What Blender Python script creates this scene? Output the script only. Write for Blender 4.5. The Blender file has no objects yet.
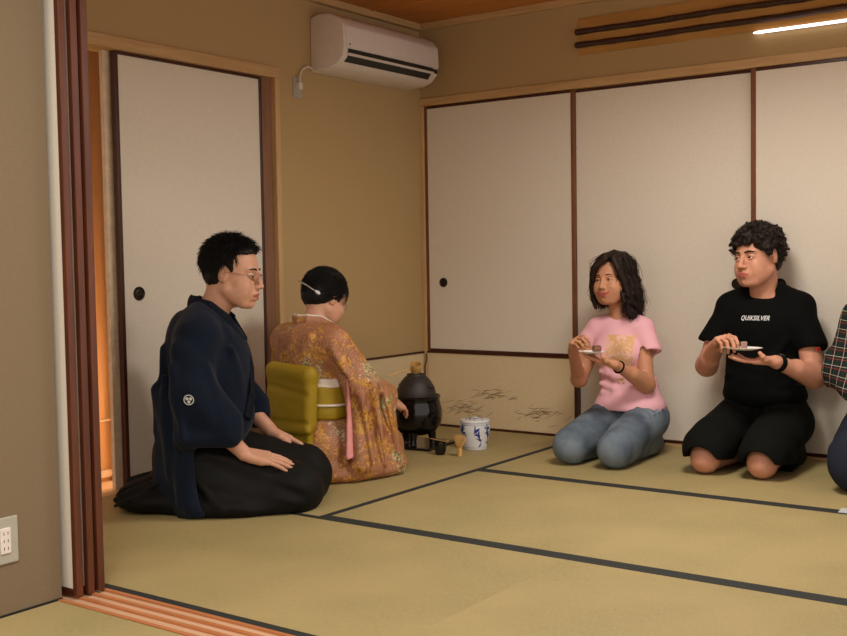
import bpy, bmesh, math, random
import numpy as np
from mathutils import Vector, Matrix, Euler
from mathutils.bvhtree import BVHTree
random.seed(7); rng = np.random.default_rng(7)
SC = bpy.context.scene; COL = SC.collection; PI = math.pi
V = lambda *a: np.array(a, dtype=float)

# ------------------------------------------------------------------ materials
def srgb(r, g, b):
    f = lambda c: (c/255)/12.92 if c/255 <= .04045 else ((c/255+.055)/1.055)**2.4
    return (f(r), f(g), f(b), 1)
class NM:
    def __init__(s, name, rough=.6, spec=.5, metal=0, **kw):
        s.m = bpy.data.materials.new(name); s.m.use_nodes = True
        s.t = s.m.node_tree; s.b = s.t.nodes['Principled BSDF']
        s.b.inputs['Roughness'].default_value = rough
        s.b.inputs['Specular IOR Level'].default_value = spec
        s.b.inputs['Metallic'].default_value = metal
        for k, v in kw.items(): s.b.inputs[k.replace('_', ' ')].default_value = v
    def n(s, typ, **kw):
        o = s.t.nodes.new(typ)
        for k, v in kw.items():
            if hasattr(o, k): setattr(o, k, v)
        return o
    def l(s, a, b): s.t.links.new(a, b)
    def coord(s, scale=(1, 1, 1), rot=(0, 0, 0), loc=(0, 0, 0)):
        tc = s.n('ShaderNodeTexCoord'); mp = s.n('ShaderNodeMapping')
        mp.inputs['Scale'].default_value = scale; mp.inputs['Rotation'].default_value = rot; mp.inputs['Location'].default_value = loc
        s.l(tc.outputs['Object'], mp.inputs['Vector']); return mp.outputs['Vector']
    def noise(s, scale, detail=3, rough=.5, vec=None, dist=0):
        o = s.n('ShaderNodeTexNoise'); o.inputs['Scale'].default_value = scale
        o.inputs['Detail'].default_value = detail; o.inputs['Roughness'].default_value = rough; o.inputs['Distortion'].default_value = dist
        s.l(vec if vec is not None else s.coord(), o.inputs['Vector']); return o.outputs['Fac']
    def voro(s, scale, vec=None, feat='F1', rnd=1, out='Distance'):
        o = s.n('ShaderNodeTexVoronoi'); o.feature = feat; o.inputs['Scale'].default_value = scale
        o.inputs['Randomness'].default_value = rnd
        s.l(vec if vec is not None else s.coord(), o.inputs['Vector']); return o.outputs[out]
    def ramp(s, fac, stops, interp='LINEAR'):
        o = s.n('ShaderNodeValToRGB'); o.color_ramp.interpolation = interp
        el = o.color_ramp.elements
        while len(el) < len(stops): el.new(.5)
        for e, (p, c) in zip(el, stops): e.position = p; e.color = c if len(c) == 4 else (*c, 1)
        s.l(fac, o.inputs['Fac']); return o.outputs['Color']
    def math(s, op, a, b=0, c=None):
        o = s.n('ShaderNodeMath', operation=op)
        for i, x in enumerate((a, b) if c is None else (a, b, c)):
            if isinstance(x, (int, float)): o.inputs[i].default_value = x
            else: s.l(x, o.inputs[i])
        return o.outputs[0]
    def mix(s, fac, a, b, mode='MIX'):
        o = s.n('ShaderNodeMix', data_type='RGBA', blend_type=mode)
        for i, x in ((0, fac), (6, a), (7, b)):
            if isinstance(x, (int, float)): o.inputs[i].default_value = x
            elif isinstance(x, tuple): o.inputs[i].default_value = x
            else: s.l(x, o.inputs[i])
        return o.outputs[2]
    def sep(s, vec=None):
        o = s.n('ShaderNodeSeparateXYZ'); s.l(vec if vec is not None else s.coord(), o.inputs[0]); return o.outputs
    def base(s, c):
        if isinstance(c, tuple): s.b.inputs['Base Color'].default_value = c
        else: s.l(c, s.b.inputs['Base Color'])
        return s
    def bump(s, h, strength=.3, dist=.01):
        o = s.n('ShaderNodeBump'); o.inputs['Strength'].default_value = strength; o.inputs['Distance'].default_value = dist
        s.l(h, o.inputs['Height']); s.l(o.outputs[0], s.b.inputs['Normal']); return s
def simple(name, c, rough=.6, var=.12, ns=30, bump=0, bs=200, **kw):
    m = NM(name, rough, **kw)
    d = tuple(x*(1-var) for x in c[:3])+(1,); e = tuple(min(1, x*(1+var)) for x in c[:3])+(1,)
    m.base(m.ramp(m.noise(ns), [(.3, d), (.7, e)]))
    if bump: m.bump(m.noise(bs, 2), bump, .003)
    return m.m
def wood(name, c1, c2, axis=0, scale=1, rough=.45):
    m = NM(name, rough); sc = [14*scale]*3; sc[axis] = 1.2*scale
    v = m.coord(tuple(sc)); f = m.noise(3, 5, .6, v, .6)
    m.base(m.ramp(f, [(.3, c1), (.7, c2)])); m.bump(f, .08, .002); return m.m
M = {}

# ------------------------------------------------------------------ mesh helpers
class MB:
    def __init__(s): s.v = []; s.f = []; s.mi = []
    def add(s, vs, fs, mi=0):
        o = len(s.v); s.v += [tuple(map(float, v)) for v in vs]; s.f += [tuple(i+o for i in f) for f in fs]; s.mi += [mi]*len(fs)
    def box(s, x0, x1, y0, y1, z0, z1, mi=0, R=None, c=None):
        vs = [(x, y, z) for x in (x0, x1) for y in (y0, y1) for z in (z0, z1)]
        if R is not None: vs = [tuple(np.array(R) @ np.array(v) + np.array(c)) for v in vs]
        s.add(vs, [(0, 1, 3, 2), (4, 6, 7, 5), (0, 4, 5, 1), (2, 3, 7, 6), (0, 2, 6, 4), (1, 5, 7, 3)], mi)
    def tube(s, pts, rad, n=8, mi=0, cap=True):
        pts = [np.array(p, float) for p in pts]; m = len(pts)
        if not hasattr(rad, '__len__'): rad = [rad]*m
        up = np.array([0, 0, 1.]); rings = []; N = None
        for i, p in enumerate(pts):
            t = pts[min(i+1, m-1)]-pts[max(i-1, 0)]; t /= (np.linalg.norm(t)+1e-9)
            if N is None:
                N = np.cross(t, up if abs(t[2]) < .9 else np.array([1., 0, 0]))
            N = N-t*(N@t); N /= np.linalg.norm(N); B = np.cross(t, N)
            rings.append([p+rad[i]*(math.cos(a)*N+math.sin(a)*B) for a in np.linspace(0, 2*PI, n, endpoint=False)])
        vs = [v for r in rings for v in r]
        fs = [(i*n+j, i*n+(j+1) % n, (i+1)*n+(j+1) % n, (i+1)*n+j) for i in range(m-1) for j in range(n)]
        if cap: fs += [tuple(range(n-1, -1, -1)), tuple(range((m-1)*n, m*n))]
        s.add(vs, fs, mi)
    def lathe(s, prof, c=(0, 0, 0), n=40, mi=0, sx=1, sy=1):
        vs = []; m = len(prof)
        for r, z in prof:
            for k in range(n):
                a = 2*PI*k/n; vs.append((c[0]+r*sx*math.cos(a), c[1]+r*sy*math.sin(a), c[2]+z))
        fs = [(i*n+j, i*n+(j+1) % n, (i+1)*n+(j+1) % n, (i+1)*n+j) for i in range(m-1) for j in range(n)]
        s.add(vs, fs, mi)
    def prism(s, poly, z0, z1, mi=0, ax=2):
        # extrude 2D polygon along axis ax
        n = len(poly); f = {2: lambda a, b, z: (a, b, z), 1: lambda a, b, z: (a, z, b), 0: lambda a, b, z: (z, a, b)}[ax]
        vs = [f(a, b, z0) for a, b in poly]+[f(a, b, z1) for a, b in poly]
        s.add(vs, [tuple(range(n)), tuple(range(2*n-1, n-1, -1))]+[(i, i+n, (i+1) % n+n, (i+1) % n) for i in range(n)], mi)
    def build(s, name, mat, parent=None, loc=None, rz=0, bevel=0, smooth=False, seg=2):
        me = bpy.data.meshes.new(name); me.from_pydata(s.v, [], s.f)
        for m in (mat if isinstance(mat, (list, tuple)) else [mat]): me.materials.append(m)
        me.polygons.foreach_set('material_index', s.mi); me.validate(); me.update()
        bm = bmesh.new(); bm.from_mesh(me); bmesh.ops.recalc_face_normals(bm, faces=bm.faces[:])
        if bevel:
            ed = [e for e in bm.edges if len(e.link_faces) == 2 and e.calc_face_angle(0) > .5]
            bmesh.ops.bevel(bm, geom=ed, offset=bevel, segments=seg, profile=.5, affect='EDGES', clamp_overlap=True)
        bm.to_mesh(me); bm.free()
        if smooth:
            me.polygons.foreach_set('use_smooth', [True]*len(me.polygons))
            try: me.set_sharp_from_angle(angle=math.radians(40))
            except Exception: pass
        o = bpy.data.objects.new(name, me); COL.objects.link(o)
        if loc is not None: o.location = loc
        o.rotation_euler.z = rz
        if parent: o.parent = parent
        return o
def bx(name, mat, x0, x1, y0, y1, z0, z1, parent=None, bevel=0):
    b = MB(); b.box(x0, x1, y0, y1, z0, z1); return b.build(name, mat, parent, bevel=bevel)
def empty(name, loc=(0, 0, 0), rz=0):
    o = bpy.data.objects.new(name, None); COL.objects.link(o); o.location = loc; o.rotation_euler.z = rz; o.empty_display_size = .1; return o
def tag(o, label=None, cat=None, group=None, kind=None):
    if label: o['label'] = label
    if cat: o['category'] = cat
    if group: o['group'] = group
    if kind: o['kind'] = kind
    return o
def struct(o, label=None): o['kind'] = 'structure'; (label and tag(o, label)); return o

# ------------------------------------------------------------------ implicit surfaces
def nrm(v): v = np.array(v, float); return v/(np.linalg.norm(v)+1e-12)
class Fr:
    """local frame: origin, columns = axes, scale"""
    def __init__(s, o=(0, 0, 0), R=None, sc=1.): s.o = np.array(o, float); s.R = np.eye(3) if R is None else np.array(R, float); s.s = sc
    def p(s, q): return s.o+s.R @ (np.array(q, float)*s.s)
    @staticmethod
    def ypr(o, yaw=0, pitch=0, roll=0, sc=1.):
        # yaw about z (left +), pitch down positive, roll about x
        R = (Matrix.Rotation(math.radians(yaw), 3, 'Z') @ Matrix.Rotation(math.radians(pitch), 3, 'Y') @ Matrix.Rotation(math.radians(roll), 3, 'X'))
        return Fr(o, np.array(R), sc)
    @staticmethod
    def xz(o, x, z, sc=1.):
        x = nrm(x); z = np.array(z, float); z = nrm(z-x*(z @ x)); y = np.cross(z, x); return Fr(o, np.stack([x, y, z], 1), sc)
ID = Fr()
class Field:
    def __init__(s, lo, hi, res):
        s.lo = np.array(lo, float); s.res = res; s.n = np.ceil((np.array(hi)-s.lo)/res).astype(int)+1
        s.D = np.full(s.n, 1., np.float32)
        s.ax = [(s.lo[i]+np.arange(s.n[i])*res).astype(np.float32) for i in range(3)]
    def _reg(s, lo, hi, pad):
        a = np.maximum(np.floor((np.array(lo)-pad-s.lo)/s.res).astype(int), 0)
        b = np.minimum(np.ceil((np.array(hi)+pad-s.lo)/s.res).astype(int)+1, s.n)
        if (b <= a).any(): return None
        sl = tuple(slice(a[i], b[i]) for i in range(3))
        return sl, (s.ax[0][sl[0]][:, None, None], s.ax[1][sl[1]][None, :, None], s.ax[2][sl[2]][None, None, :])
    def op(s, lo, hi, fn, k, mode):
        r = s._reg(lo, hi, k+s.res*3)
        if r is None: return s
        sl, (X, Y, Z) = r; d = fn(X, Y, Z); D = s.D[sl]
        if mode == 'add':
            h = np.maximum(k-np.abs(D-d), 0)/max(k, 1e-6); s.D[sl] = np.minimum(D, d)-h*h*k*.25
        elif mode == 'sub':
            d = -d; h = np.maximum(k-np.abs(D-d), 0)/max(k, 1e-6); s.D[sl] = np.maximum(D, d)+h*h*k*.25
        elif mode == 'disp': s.D[sl] = D+d
        return s
    def cap(s, a, b, ra, rb=None, k=.02, mode='add', fr=ID, flat=None):
        rb = ra if rb is None else rb
        a = fr.p(a); b = fr.p(b); ra *= fr.s; rb *= fr.s; ba = b-a; L = max(ba @ ba, 1e-9); m = max(ra, rb)
        if flat: nn = nrm(fr.R @ np.array(flat[0], float)); fs = flat[1]; m *= max(1, fs)
        def fn(X, Y, Z):
            px, py, pz = X-a[0], Y-a[1], Z-a[2]
            t = np.clip((px*ba[0]+py*ba[1]+pz*ba[2])/L, 0, 1)
            qx, qy, qz = px-t*ba[0], py-t*ba[1], pz-t*ba[2]
            q2 = qx*qx+qy*qy+qz*qz
            if flat:
                w = qx*nn[0]+qy*nn[1]+qz*nn[2]; q2 = q2-w*w+(w/fs)**2
            d = np.sqrt(q2)-(ra+t*(rb-ra))
            return d*(min(1, fs) if flat else 1)
        return s.op(np.minimum(a, b)-m, np.maximum(a, b)+m, fn, k, mode)
    def ell(s, c, r, k=.02, mode='add', fr=ID, R=None):
        c = fr.p(c); r = np.array(r, float)*fr.s; A = fr.R if R is None else fr.R @ np.array(R)
        m = r.max()
        def fn(X, Y, Z):
            px, py, pz = X-c[0], Y-c[1], Z-c[2]
            u = [A[0, i]*px+A[1, i]*py+A[2, i]*pz for i in range(3)]
            k0 = np.sqrt((u[0]/r[0])**2+(u[1]/r[1])**2+(u[2]/r[2])**2)
            k1 = np.sqrt((u[0]/r[0]**2)**2+(u[1]/r[1]**2)**2+(u[2]/r[2]**2)**2)+1e-6
            return k0*(k0-1)/k1
        return s.op(c-m, c+m, fn, k, mode)
    def rbox(s, c, h, rad=.01, k=.01, mode='add', fr=ID, R=None):
        c = fr.p(c); h = np.array(h, float)*fr.s; A = fr.R if R is None else fr.R @ np.array(R); m = np.linalg.norm(h)
        ext = np.abs(A) @ h
        def fn(X, Y, Z):
            px, py, pz = X-c[0], Y-c[1], Z-c[2]
            q = [np.abs(A[0, i]*px+A[1, i]*py+A[2, i]*pz)-(h[i]-rad) for i in range(3)]
            o = np.sqrt(sum(np.maximum(x, 0)**2 for x in q)); return o+np.minimum(np.maximum(np.maximum(q[0], q[1]), q[2]), 0)-rad
        return s.op(c-ext, c+ext, fn, k, mode)
    def chain(s, pts, rads, k=.02, mode='add', fr=ID, flat=None):
        for i in range(len(pts)-1): s.cap(pts[i], pts[i+1], rads[i], rads[i+1], k, mode, fr, flat)
        return s
    def tri(s, a, b, c, r, k=.015, mode='add', fr=ID):
        # thick triangle
        a, b, c = fr.p(a), fr.p(b), fr.p(c); r *= fr.s
        ba, cb, ac = b-a, c-b, a-c; nor = np.cross(ba, ac)
        e = [(ba, np.cross(ba, nor)), (cb, np.cross(cb, nor)), (ac, np.cross(ac, nor))]
        def fn(X, Y, Z):
            P = [(X-p[0], Y-p[1], Z-p[2]) for p in (a, b, c)]
            sg = 0
            for (ed, nn), p in zip(e, P): sg = sg+np.sign(nn[0]*p[0]+nn[1]*p[1]+nn[2]*p[2])
            dd = None
            for (ed, nn), p in zip(e, P):
                t = np.clip((ed[0]*p[0]+ed[1]*p[1]+ed[2]*p[2])/(ed @ ed), 0, 1)
                q = (p[0]-t*ed[0])**2+(p[1]-t*ed[1])**2+(p[2]-t*ed[2])**2
                dd = q if dd is None else np.minimum(dd, q)
            pl = (nor[0]*P[0][0]+nor[1]*P[0][1]+nor[2]*P[0][2])**2/(nor @ nor)
            return np.sqrt(np.where(sg < 2, dd, pl))-r
        return s.op(np.minimum(np.minimum(a, b), c)-r, np.maximum(np.maximum(a, b), c)+r, fn, k, mode)
    def quad(s, a, b, c, d, r, k=.015, mode='add', fr=ID): s.tri(a, b, c, r, k, mode, fr); s.tri(a, c, d, r, k, mode, fr); return s
    def below(s, z=0.0):  # keep z > value
        s.D[:] = np.maximum(s.D, (z-s.ax[2])[None, None, :]); return s
    def half(s, p, n, k=.004, lo=None, hi=None):  # remove the side n points to
        p = np.array(p, float); n = nrm(n)
        lo = s.lo if lo is None else lo; hi = s.lo+s.n*s.res if hi is None else hi
        return s.op(lo, hi, lambda X, Y, Z: (-((X-p[0])*n[0]+(Y-p[1])*n[1]+(Z-p[2])*n[2])).astype(np.float32), k, 'sub')
    def wrinkle(s, amp, scale, seed=0, stretch=(1, 1, 1), lo=None, hi=None, ridged=False):
        # smooth value-noise displacement
        g = np.random.default_rng(seed); T = g.uniform(-1, 1, (32, 32, 32)).astype(np.float32)
        lo = s.lo if lo is None else lo; hi = s.lo+s.n*s.res if hi is None else hi
        def fn(X, Y, Z):
            out = 0
            for o, am in ((1, 1), (2.1, .45)):
                c = [A*scale*o*st+7.3*o for A, st in zip((X, Y, Z), stretch)]
                i = [np.floor(q).astype(int) for q in c]; f = [q-j for q, j in zip(c, i)]; f = [q*q*(3-2*q) for q in f]
                v = 0
                for dx in (0, 1):
                    for dy in (0, 1):
                        for dz in (0, 1):
                            w = (f[0] if dx else 1-f[0])*(f[1] if dy else 1-f[1])*(f[2] if dz else 1-f[2])
                            v = v+w*T[(i[0]+dx) % 32, (i[1]+dy) % 32, (i[2]+dz) % 32]
                if ridged: v = np.abs(v)*2-.6
                out = out+am*v
            return (out*amp).astype(np.float32)
        return s.op(lo, hi, fn, 0, 'disp')
    def mesh(s, name, mats, parent=None, mfn=None):
        D = s.D; S = D < 0
        n = D.shape; c = np.zeros((n[0]-1, n[1]-1, n[2]-1), np.int8)
        for dx in (0, 1):
            for dy in (0, 1):
                for dz in (0, 1): c += S[dx:n[0]-1+dx, dy:n[1]-1+dy, dz:n[2]-1+dz]
        act = (c > 0) & (c < 8); I = np.argwhere(act); idx = np.full(c.shape, -1, np.int32); idx[act] = np.arange(len(I))
        acc = np.zeros((len(I), 3)); cnt = np.zeros(len(I))
        cor = [(dx, dy, dz) for dx in (0, 1) for dy in (0, 1) for dz in (0, 1)]
        dv = {q: D[I[:, 0]+q[0], I[:, 1]+q[1], I[:, 2]+q[2]].astype(float) for q in cor}
        for a in range(3):
            for q in cor:
                if q[a]: continue
                q2 = list(q); q2[a] = 1; q2 = tuple(q2); A, B = dv[q], dv[q2]; m = (A < 0) != (B < 0)
                t = np.where(m, A/np.where(m, A-B, 1), 0); P = np.tile(np.array(q, float), (len(I), 1)); P[:, a] = t
                acc[m] += P[m]; cnt[m] += 1
        W = s.lo+(I+acc/cnt[:, None])*s.res
        F = []
        for a in range(3):
            b, cc = (a+1) % 3, (a+2) % 3
            sl = [slice(0, n[i]) for i in range(3)]; s0 = list(sl); s1 = list(sl); s0[a] = slice(0, n[a]-1); s1[a] = slice(1, n[a])
            cr = S[tuple(s0)] != S[tuple(s1)]; E = np.argwhere(cr)
            E = E[(E[:, b] > 0) & (E[:, cc] > 0) & (E[:, b] < n[b]-1) & (E[:, cc] < n[cc]-1)]
            ins = S[E[:, 0], E[:, 1], E[:, 2]]
            q = []
            for (u, w) in ((-1, -1), (0, -1), (0, 0), (-1, 0)):
                e = E.copy(); e[:, b] += u; e[:, cc] += w; q.append(idx[e[:, 0], e[:, 1], e[:, 2]])
            q = np.stack(q, 1); q[~ins] = q[~ins][:, ::-1]; F.append(q)
        F = np.concatenate(F)
        # light Taubin-ish relax
        for lam in (.5, -.52):
            A = np.zeros_like(W); k = np.zeros(len(W))
            for i in range(4):
                np.add.at(A, F[:, i], W[F[:, (i+1) % 4]]); np.add.at(k, F[:, i], 1)
            W = W+lam*(A/np.maximum(k, 1)[:, None]-W)
        me = bpy.data.meshes.new(name); me.vertices.add(len(W)); me.vertices.foreach_set('co', W.astype(np.float32).ravel())
        me.loops.add(F.size); me.loops.foreach_set('vertex_index', F.astype(np.int32).ravel())
        me.polygons.add(len(F)); me.polygons.foreach_set('loop_start', (np.arange(len(F))*4).astype(np.int32))
        me.polygons.foreach_set('use_smooth', np.ones(len(F), bool))
        for m in (mats if isinstance(mats, (list, tuple)) else [mats]): me.materials.append(m)
        if mfn is not None: me.polygons.foreach_set('material_index', mfn(W[F].mean(1)).astype(np.int32))
        me.update(calc_edges=True); me.validate()
        o = bpy.data.objects.new(name, me); COL.objects.link(o)
        if parent: o.parent = parent
        s.V = W; s.F = F
        return o
def join_into(o, mbs, mats):
    """append MB geometry to a mesh object (kept one mesh)"""
    me = o.data; bm = bmesh.new(); bm.from_mesh(me)
    for mb, mat in zip(mbs, mats):
        me.materials.append(mat); mi = len(me.materials)-1
        vs = [bm.verts.new(v) for v in mb.v]
        for f in mb.f:
            try: fc = bm.faces.new([vs[i] for i in f]); fc.material_index = mi; fc.smooth = True
            except ValueError: pass
    bm.to_mesh(me); bm.free(); me.update()
# ------------------------------------------------------------------ materials
def mk():
    m = NM('tatami_rush', .62, .3); v = m.coord((1, 1, 1))
    x, y, z = m.sep(v)
    fine = m.noise(1, 2, .5, m.coord((600, 40, 1))); big = m.noise(2.5, 3, .5)
    c = m.ramp(fine, [(.3, srgb(140, 125, 82)), (.7, srgb(166, 151, 103))])
    c = m.mix(m.ramp(big, [(.35, (0, 0, 0)), (.65, (.5, .5, .5))]), c, srgb(176, 155, 106)); m.base(c)
    m.bump(fine, .25, .002); M['tatami'] = m.m
    m = NM('tatami_rush_crosswise', .62, .3)
    fine = m.noise(1, 2, .5, m.coord((40, 600, 1))); big = m.noise(2.5, 3, .5)
    c = m.ramp(fine, [(.3, srgb(140, 125, 82)), (.7, srgb(166, 151, 103))])
    c = m.mix(m.ramp(big, [(.35, (0, 0, 0)), (.65, (.5, .5, .5))]), c, srgb(176, 155, 106)); m.base(c)
    m.bump(fine, .25, .002); M['tatami_y'] = m.m
    M['border'] = simple('dark_green_cloth_border', srgb(30, 33, 30), .8, .2, 200, .3, 900)
    def plaster(n, c):
        m = NM(n, .9, .2); f = m.noise(180, 3, .6); g = m.noise(3, 3)
        d = tuple(x*.9 for x in c[:3])+(1,)
        m.base(m.mix(m.math('MULTIPLY', g, .4), m.ramp(f, [(.3, d), (.7, c)]), d)); m.bump(f, .3, .002); return m.m
    M['plaster'] = plaster('sand_plaster', srgb(186, 158, 112))
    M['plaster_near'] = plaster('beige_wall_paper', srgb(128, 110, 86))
    m = NM('fusuma_paper', .8, .25); f = m.noise(160, 3, .6)
    m.base(m.ramp(f, [(.3, srgb(218, 207, 190)), (.7, srgb(228, 218, 202))])); m.bump(f, .12, .001); M['paper'] = m.m
    m = NM('low_door_paper', .8, .25); f = m.noise(160, 3, .6)
    m.base(m.ramp(f, [(.3, srgb(212, 190, 150)), (.7, srgb(222, 201, 162))])); M['paper_low'] = m.m
    M['lacquer'] = wood('dark_red_brown_lacquered_wood', srgb(52, 22, 14), srgb(78, 36, 22), 2, 1, .3)
    M['stile'] = wood('reddish_brown_stained_wood', srgb(94, 52, 28), srgb(128, 76, 42), 2, 1, .4)
    M['partition_stile'] = wood('dark_chestnut_stained_wood', srgb(70, 32, 16), srgb(98, 48, 24), 2, 1, .4)
    M['cedar_x'] = wood('light_cedar_beam', srgb(186, 148, 100), srgb(206, 170, 120), 0)
    M['cedar_y'] = wood('light_cedar_beam_along_wall', srgb(186, 148, 100), srgb(206, 170, 120), 1)
    M['cedar_z'] = wood('light_cedar_post', srgb(186, 148, 100), srgb(206, 170, 120), 2)
    M['jamb'] = wood('brown_wood_jamb', srgb(120, 84, 62), srgb(142, 102, 76), 2)
    M['ceil'] = wood('orange_cedar_ceiling_boards', srgb(176, 106, 40), srgb(200, 128, 56), 0, .6)
    M['gold'] = wood('golden_cedar_transom_board', srgb(168, 120, 56), srgb(192, 144, 78), 0, .7)
    M['bandwood'] = simple('dark_mottled_bamboo', srgb(58, 36, 28), .4, .6, 120)
    M['track'] = wood('orange_threshold_wood', srgb(170, 104, 62), srgb(190, 124, 78), 0)
    M['track2'] = wood('pale_threshold_wood', srgb(196, 156, 122), srgb(210, 172, 138), 0)
    M['hallwood'] = wood('hall_honey_wood', srgb(212, 166, 112), srgb(226, 182, 130), 2, .6)
    M['hallframe'] = simple('hall_pale_frame', srgb(222, 196, 164), .5)
    M['white_plastic'] = simple('white_plastic', srgb(222, 212, 206), .35, .03)
    M['grey_plastic'] = simple('grey_plastic_plate', srgb(168, 164, 150), .45, .03)
    M['vent'] = simple('dark_vent', srgb(26, 30, 26), .5)
    M['black_base'] = simple('black_base_strip', srgb(20, 16, 14), .8)  # plain near-black colour of the near wall's base strip
    m = NM('fluorescent_tube', .4); m.base(srgb(255, 250, 250)); m.b.inputs['Emission Color'].default_value = (1, .93, .95, 1); m.b.inputs['Emission Strength'].default_value = 2.0; M['tube'] = m.m
    M['ink'] = simple('brown_ink', srgb(110, 88, 52), .8)
    M['pull'] = simple('dark_bronze', srgb(40, 26, 20), .35, .3, 60, metal=.4)
mk()

# ------------------------------------------------------------------ room shell
CW = 3.95; YP = -3.0; H = 2.21
struct(bx('floor', M['plaster'], -1.2, CW+.1, -6.6, .12, -.16, -.045))
struct(bx('ceiling', M['ceil'], 0, CW, YP, 0, H, H+.05))
# ceiling battens
b = MB()
for i in range(1, 7): b.box(0, CW, -.46*i-.006, -.46*i+.006, H-.006, H)
struct(b.build('trim_1', M['ceil']))
struct(bx('trim_2', M['cedar_x'], 0, CW, -.035, 0, H-.035, H, bevel=.003))
struct(bx('trim_3', M['cedar_y'], 0, .035, YP, -.035, H-.035, H, bevel=.003))
# back wall: plaster above the lintel, frame, three tall sliding doors
struct(bx('wall_back', M['plaster'], -.1, CW, .0, .1, 1.806, H))
wb = bx('wall_back', M['plaster'], -.1, CW, .07, .12, -.04, 1.81); struct(wb)
struct(bx('trim_4', M['cedar_x'], 0, CW, -.012, .07, 1.765, 1.807, bevel=.003))
struct(bx('trim_5', M['cedar_z'], -.012, .024, -.012, .07, 0, 1.765, bevel=.003))
struct(bx('baseboard_back', M['cedar_x'], .96, CW, -.008, .07, -.04, .012, bevel=.002))
def handle(par, c, axis, r=.026):
    b = MB(); n = 32
    prof = [(0, .0012), (r*.35, .0014), (r*.4, .0028), (r*.47, .0014), (r*.74, .0012), (r*.84, .004), (r*.94, .005), (r, .002), (r, -.003)]
    b.lathe(prof, n=n)
    o = b.build('pull_handle', M['pull'], par, smooth=True); o['label'] = 'round dark bronze finger pull'
    o.rotation_euler = (PI/2, 0, 0) if axis == 'y' else (0, PI/2, 0); o.location = c; return o
def fusuma(name, x0, x1, y, z0, z1, pulls, paper, st=.024, rail=.016, face=-1, t=.02):
    e = empty(name, (0, 0, 0)); struct(e)
    bx('paper', paper, x0+st, x1-st, y-t*.35, y+t*.35, z0+rail, z1-rail, e)
    for a, bb in ((x0, x0+st), (x1-st, x1)): bx('stile', M['stile'], a, bb, y-t/2, y+t/2, z0, z1, e, .002)
    for a, bb in ((z0, z0+rail), (z1-rail, z1)): bx('rail', M['lacquer'], x0+st, x1-st, y-t/2, y+t/2, a, bb, e, .002)
    for px, pz in pulls: handle(e, (px, y+face*t*.35, pz), 'y')
    return e
tag(fusuma('door_1', .024, .948, .012, .413, 1.765, [(.136, .795)], M['paper'], st=.018), 'tall cream sliding panel in the corner above the low painted panel')
tag(fusuma('door_2', .925, 1.868, .034, .012, 1.765, [(1.777, .785)], M['paper']), 'cream sliding panel behind the woman in pink')
tag(fusuma('door_3', 1.85, 2.79, .012, .012, 1.765, [(1.985, .785)], M['paper']), 'cream sliding panel behind the man in black')
tag(fusuma('door_4', 2.772, 3.7, .034, .012, 1.765, [(3.6, .785)], M['paper']), 'cream sliding panel at the right edge')
# low painted panel in the corner bay
lw = empty('low_painted_panel'); tag(lw, 'low cream panel painted with sparse brown pine strokes beneath the tall corner sliding panel', 'panel')
bx('panel_paper', M['paper_low'], .026, .94, -.002, .03, .012, .405, lw)
bx('upper_rail', M['lacquer'], .024, .946, -.008, .035, .405, .413, lw, .002)
bx('lower_rail', M['lacquer'], .024, .946, -.008, .035, -.03, .012, lw, .002)
bx('side_stile', M['lacquer'], .944, .962, -.01, .045, -.03, .413, lw, .002)
def strokes(cx, cz, wx, wz, n, seed):
    r = random.Random(seed); b = MB()
    for i in range(n):
        x = cx+r.gauss(0, 1)*wx*.42; z = cz+r.gauss(0, 1)*wz*.4; a = r.choice([-.16, .12, -.22, .3])+r.gauss(0, .09)
        L = r.uniform(.025, .07); w = r.uniform(.0006, .0012); pts = []
        for t in np.linspace(-.5, .5, 7): pts.append((x+t*L*math.cos(a), z+t*L*math.sin(a)+.004*math.sin(t*5), w*(1-abs(t)*1.5)+.0003))
        v = [(px, -.0028, pz+ww) for px, pz, ww in pts]+[(px, -.0028, pz-ww) for px, pz, ww in pts]
        b.add(v, [(k, k+1, k+8, k+7) for k in range(6)])
    b.build('painted_pine_strokes', M['ink'], lw)
strokes(.25, .105, .15, .06, 44, 1); strokes(.45, .195, .14, .04, 34, 2); strokes(.75, .11, .15, .06, 40, 3)
# left wall
LT = .105
struct(bx('wall_left', M['plaster'], -LT, 0, -1.14, .0, -.04, H))
struct(bx('wall_left', M['plaster'], -LT, 0, YP, -1.14, 1.826, H))
struct(bx('wall_left', M['plaster'], -LT, 0, YP, -2.72, -.04, 1.826))
struct(bx('trim_6', M['cedar_y'], -LT, .014, -2.72, -1.14, 1.778, 1.828, bevel=.003))
struct(bx('trim_7', M['cedar_z'], -LT, .014, -1.172, -1.14, 0, 1.778, bevel=.003))
struct(bx('trim_8', M['jamb'], -LT, -.012, -1.235, -1.172, 0, 1.778, bevel=.002))
struct(bx('trim_9', M['cedar_y'], -LT, .004, -2.72, -1.172, -.04, .0, bevel=.002))
d = empty('door_5'); struct(d, 'cream sliding panel of the hall doorway, behind the man in hakama')
bx('paper', M['paper'], -.033, -.021, -2.052, -1.247, .012, 1.766, d)
bx('stile', M['lacquer'], -.04, -.014, -2.07, -2.052, 0, 1.778, d, .002)
bx('stile', M['lacquer'], -.04, -.014, -1.247, -1.232, 0, 1.778, d, .002)
bx('rail', M['lacquer'], -.04, -.014, -2.052, -1.247, 1.764, 1.778, d, .002)
bx('rail', M['lacquer'], -.04, -.014, -2.052, -1.247, 0, .012, d, .002)
handle(d, (-.0205, -1.975, .8), 'x', .029)
struct(bx('door_6', M['hallframe'], -.072, -.052, -2.098, -1.3, 0, 1.778), 'pale edge of the second sliding panel in the hall doorway')
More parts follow.
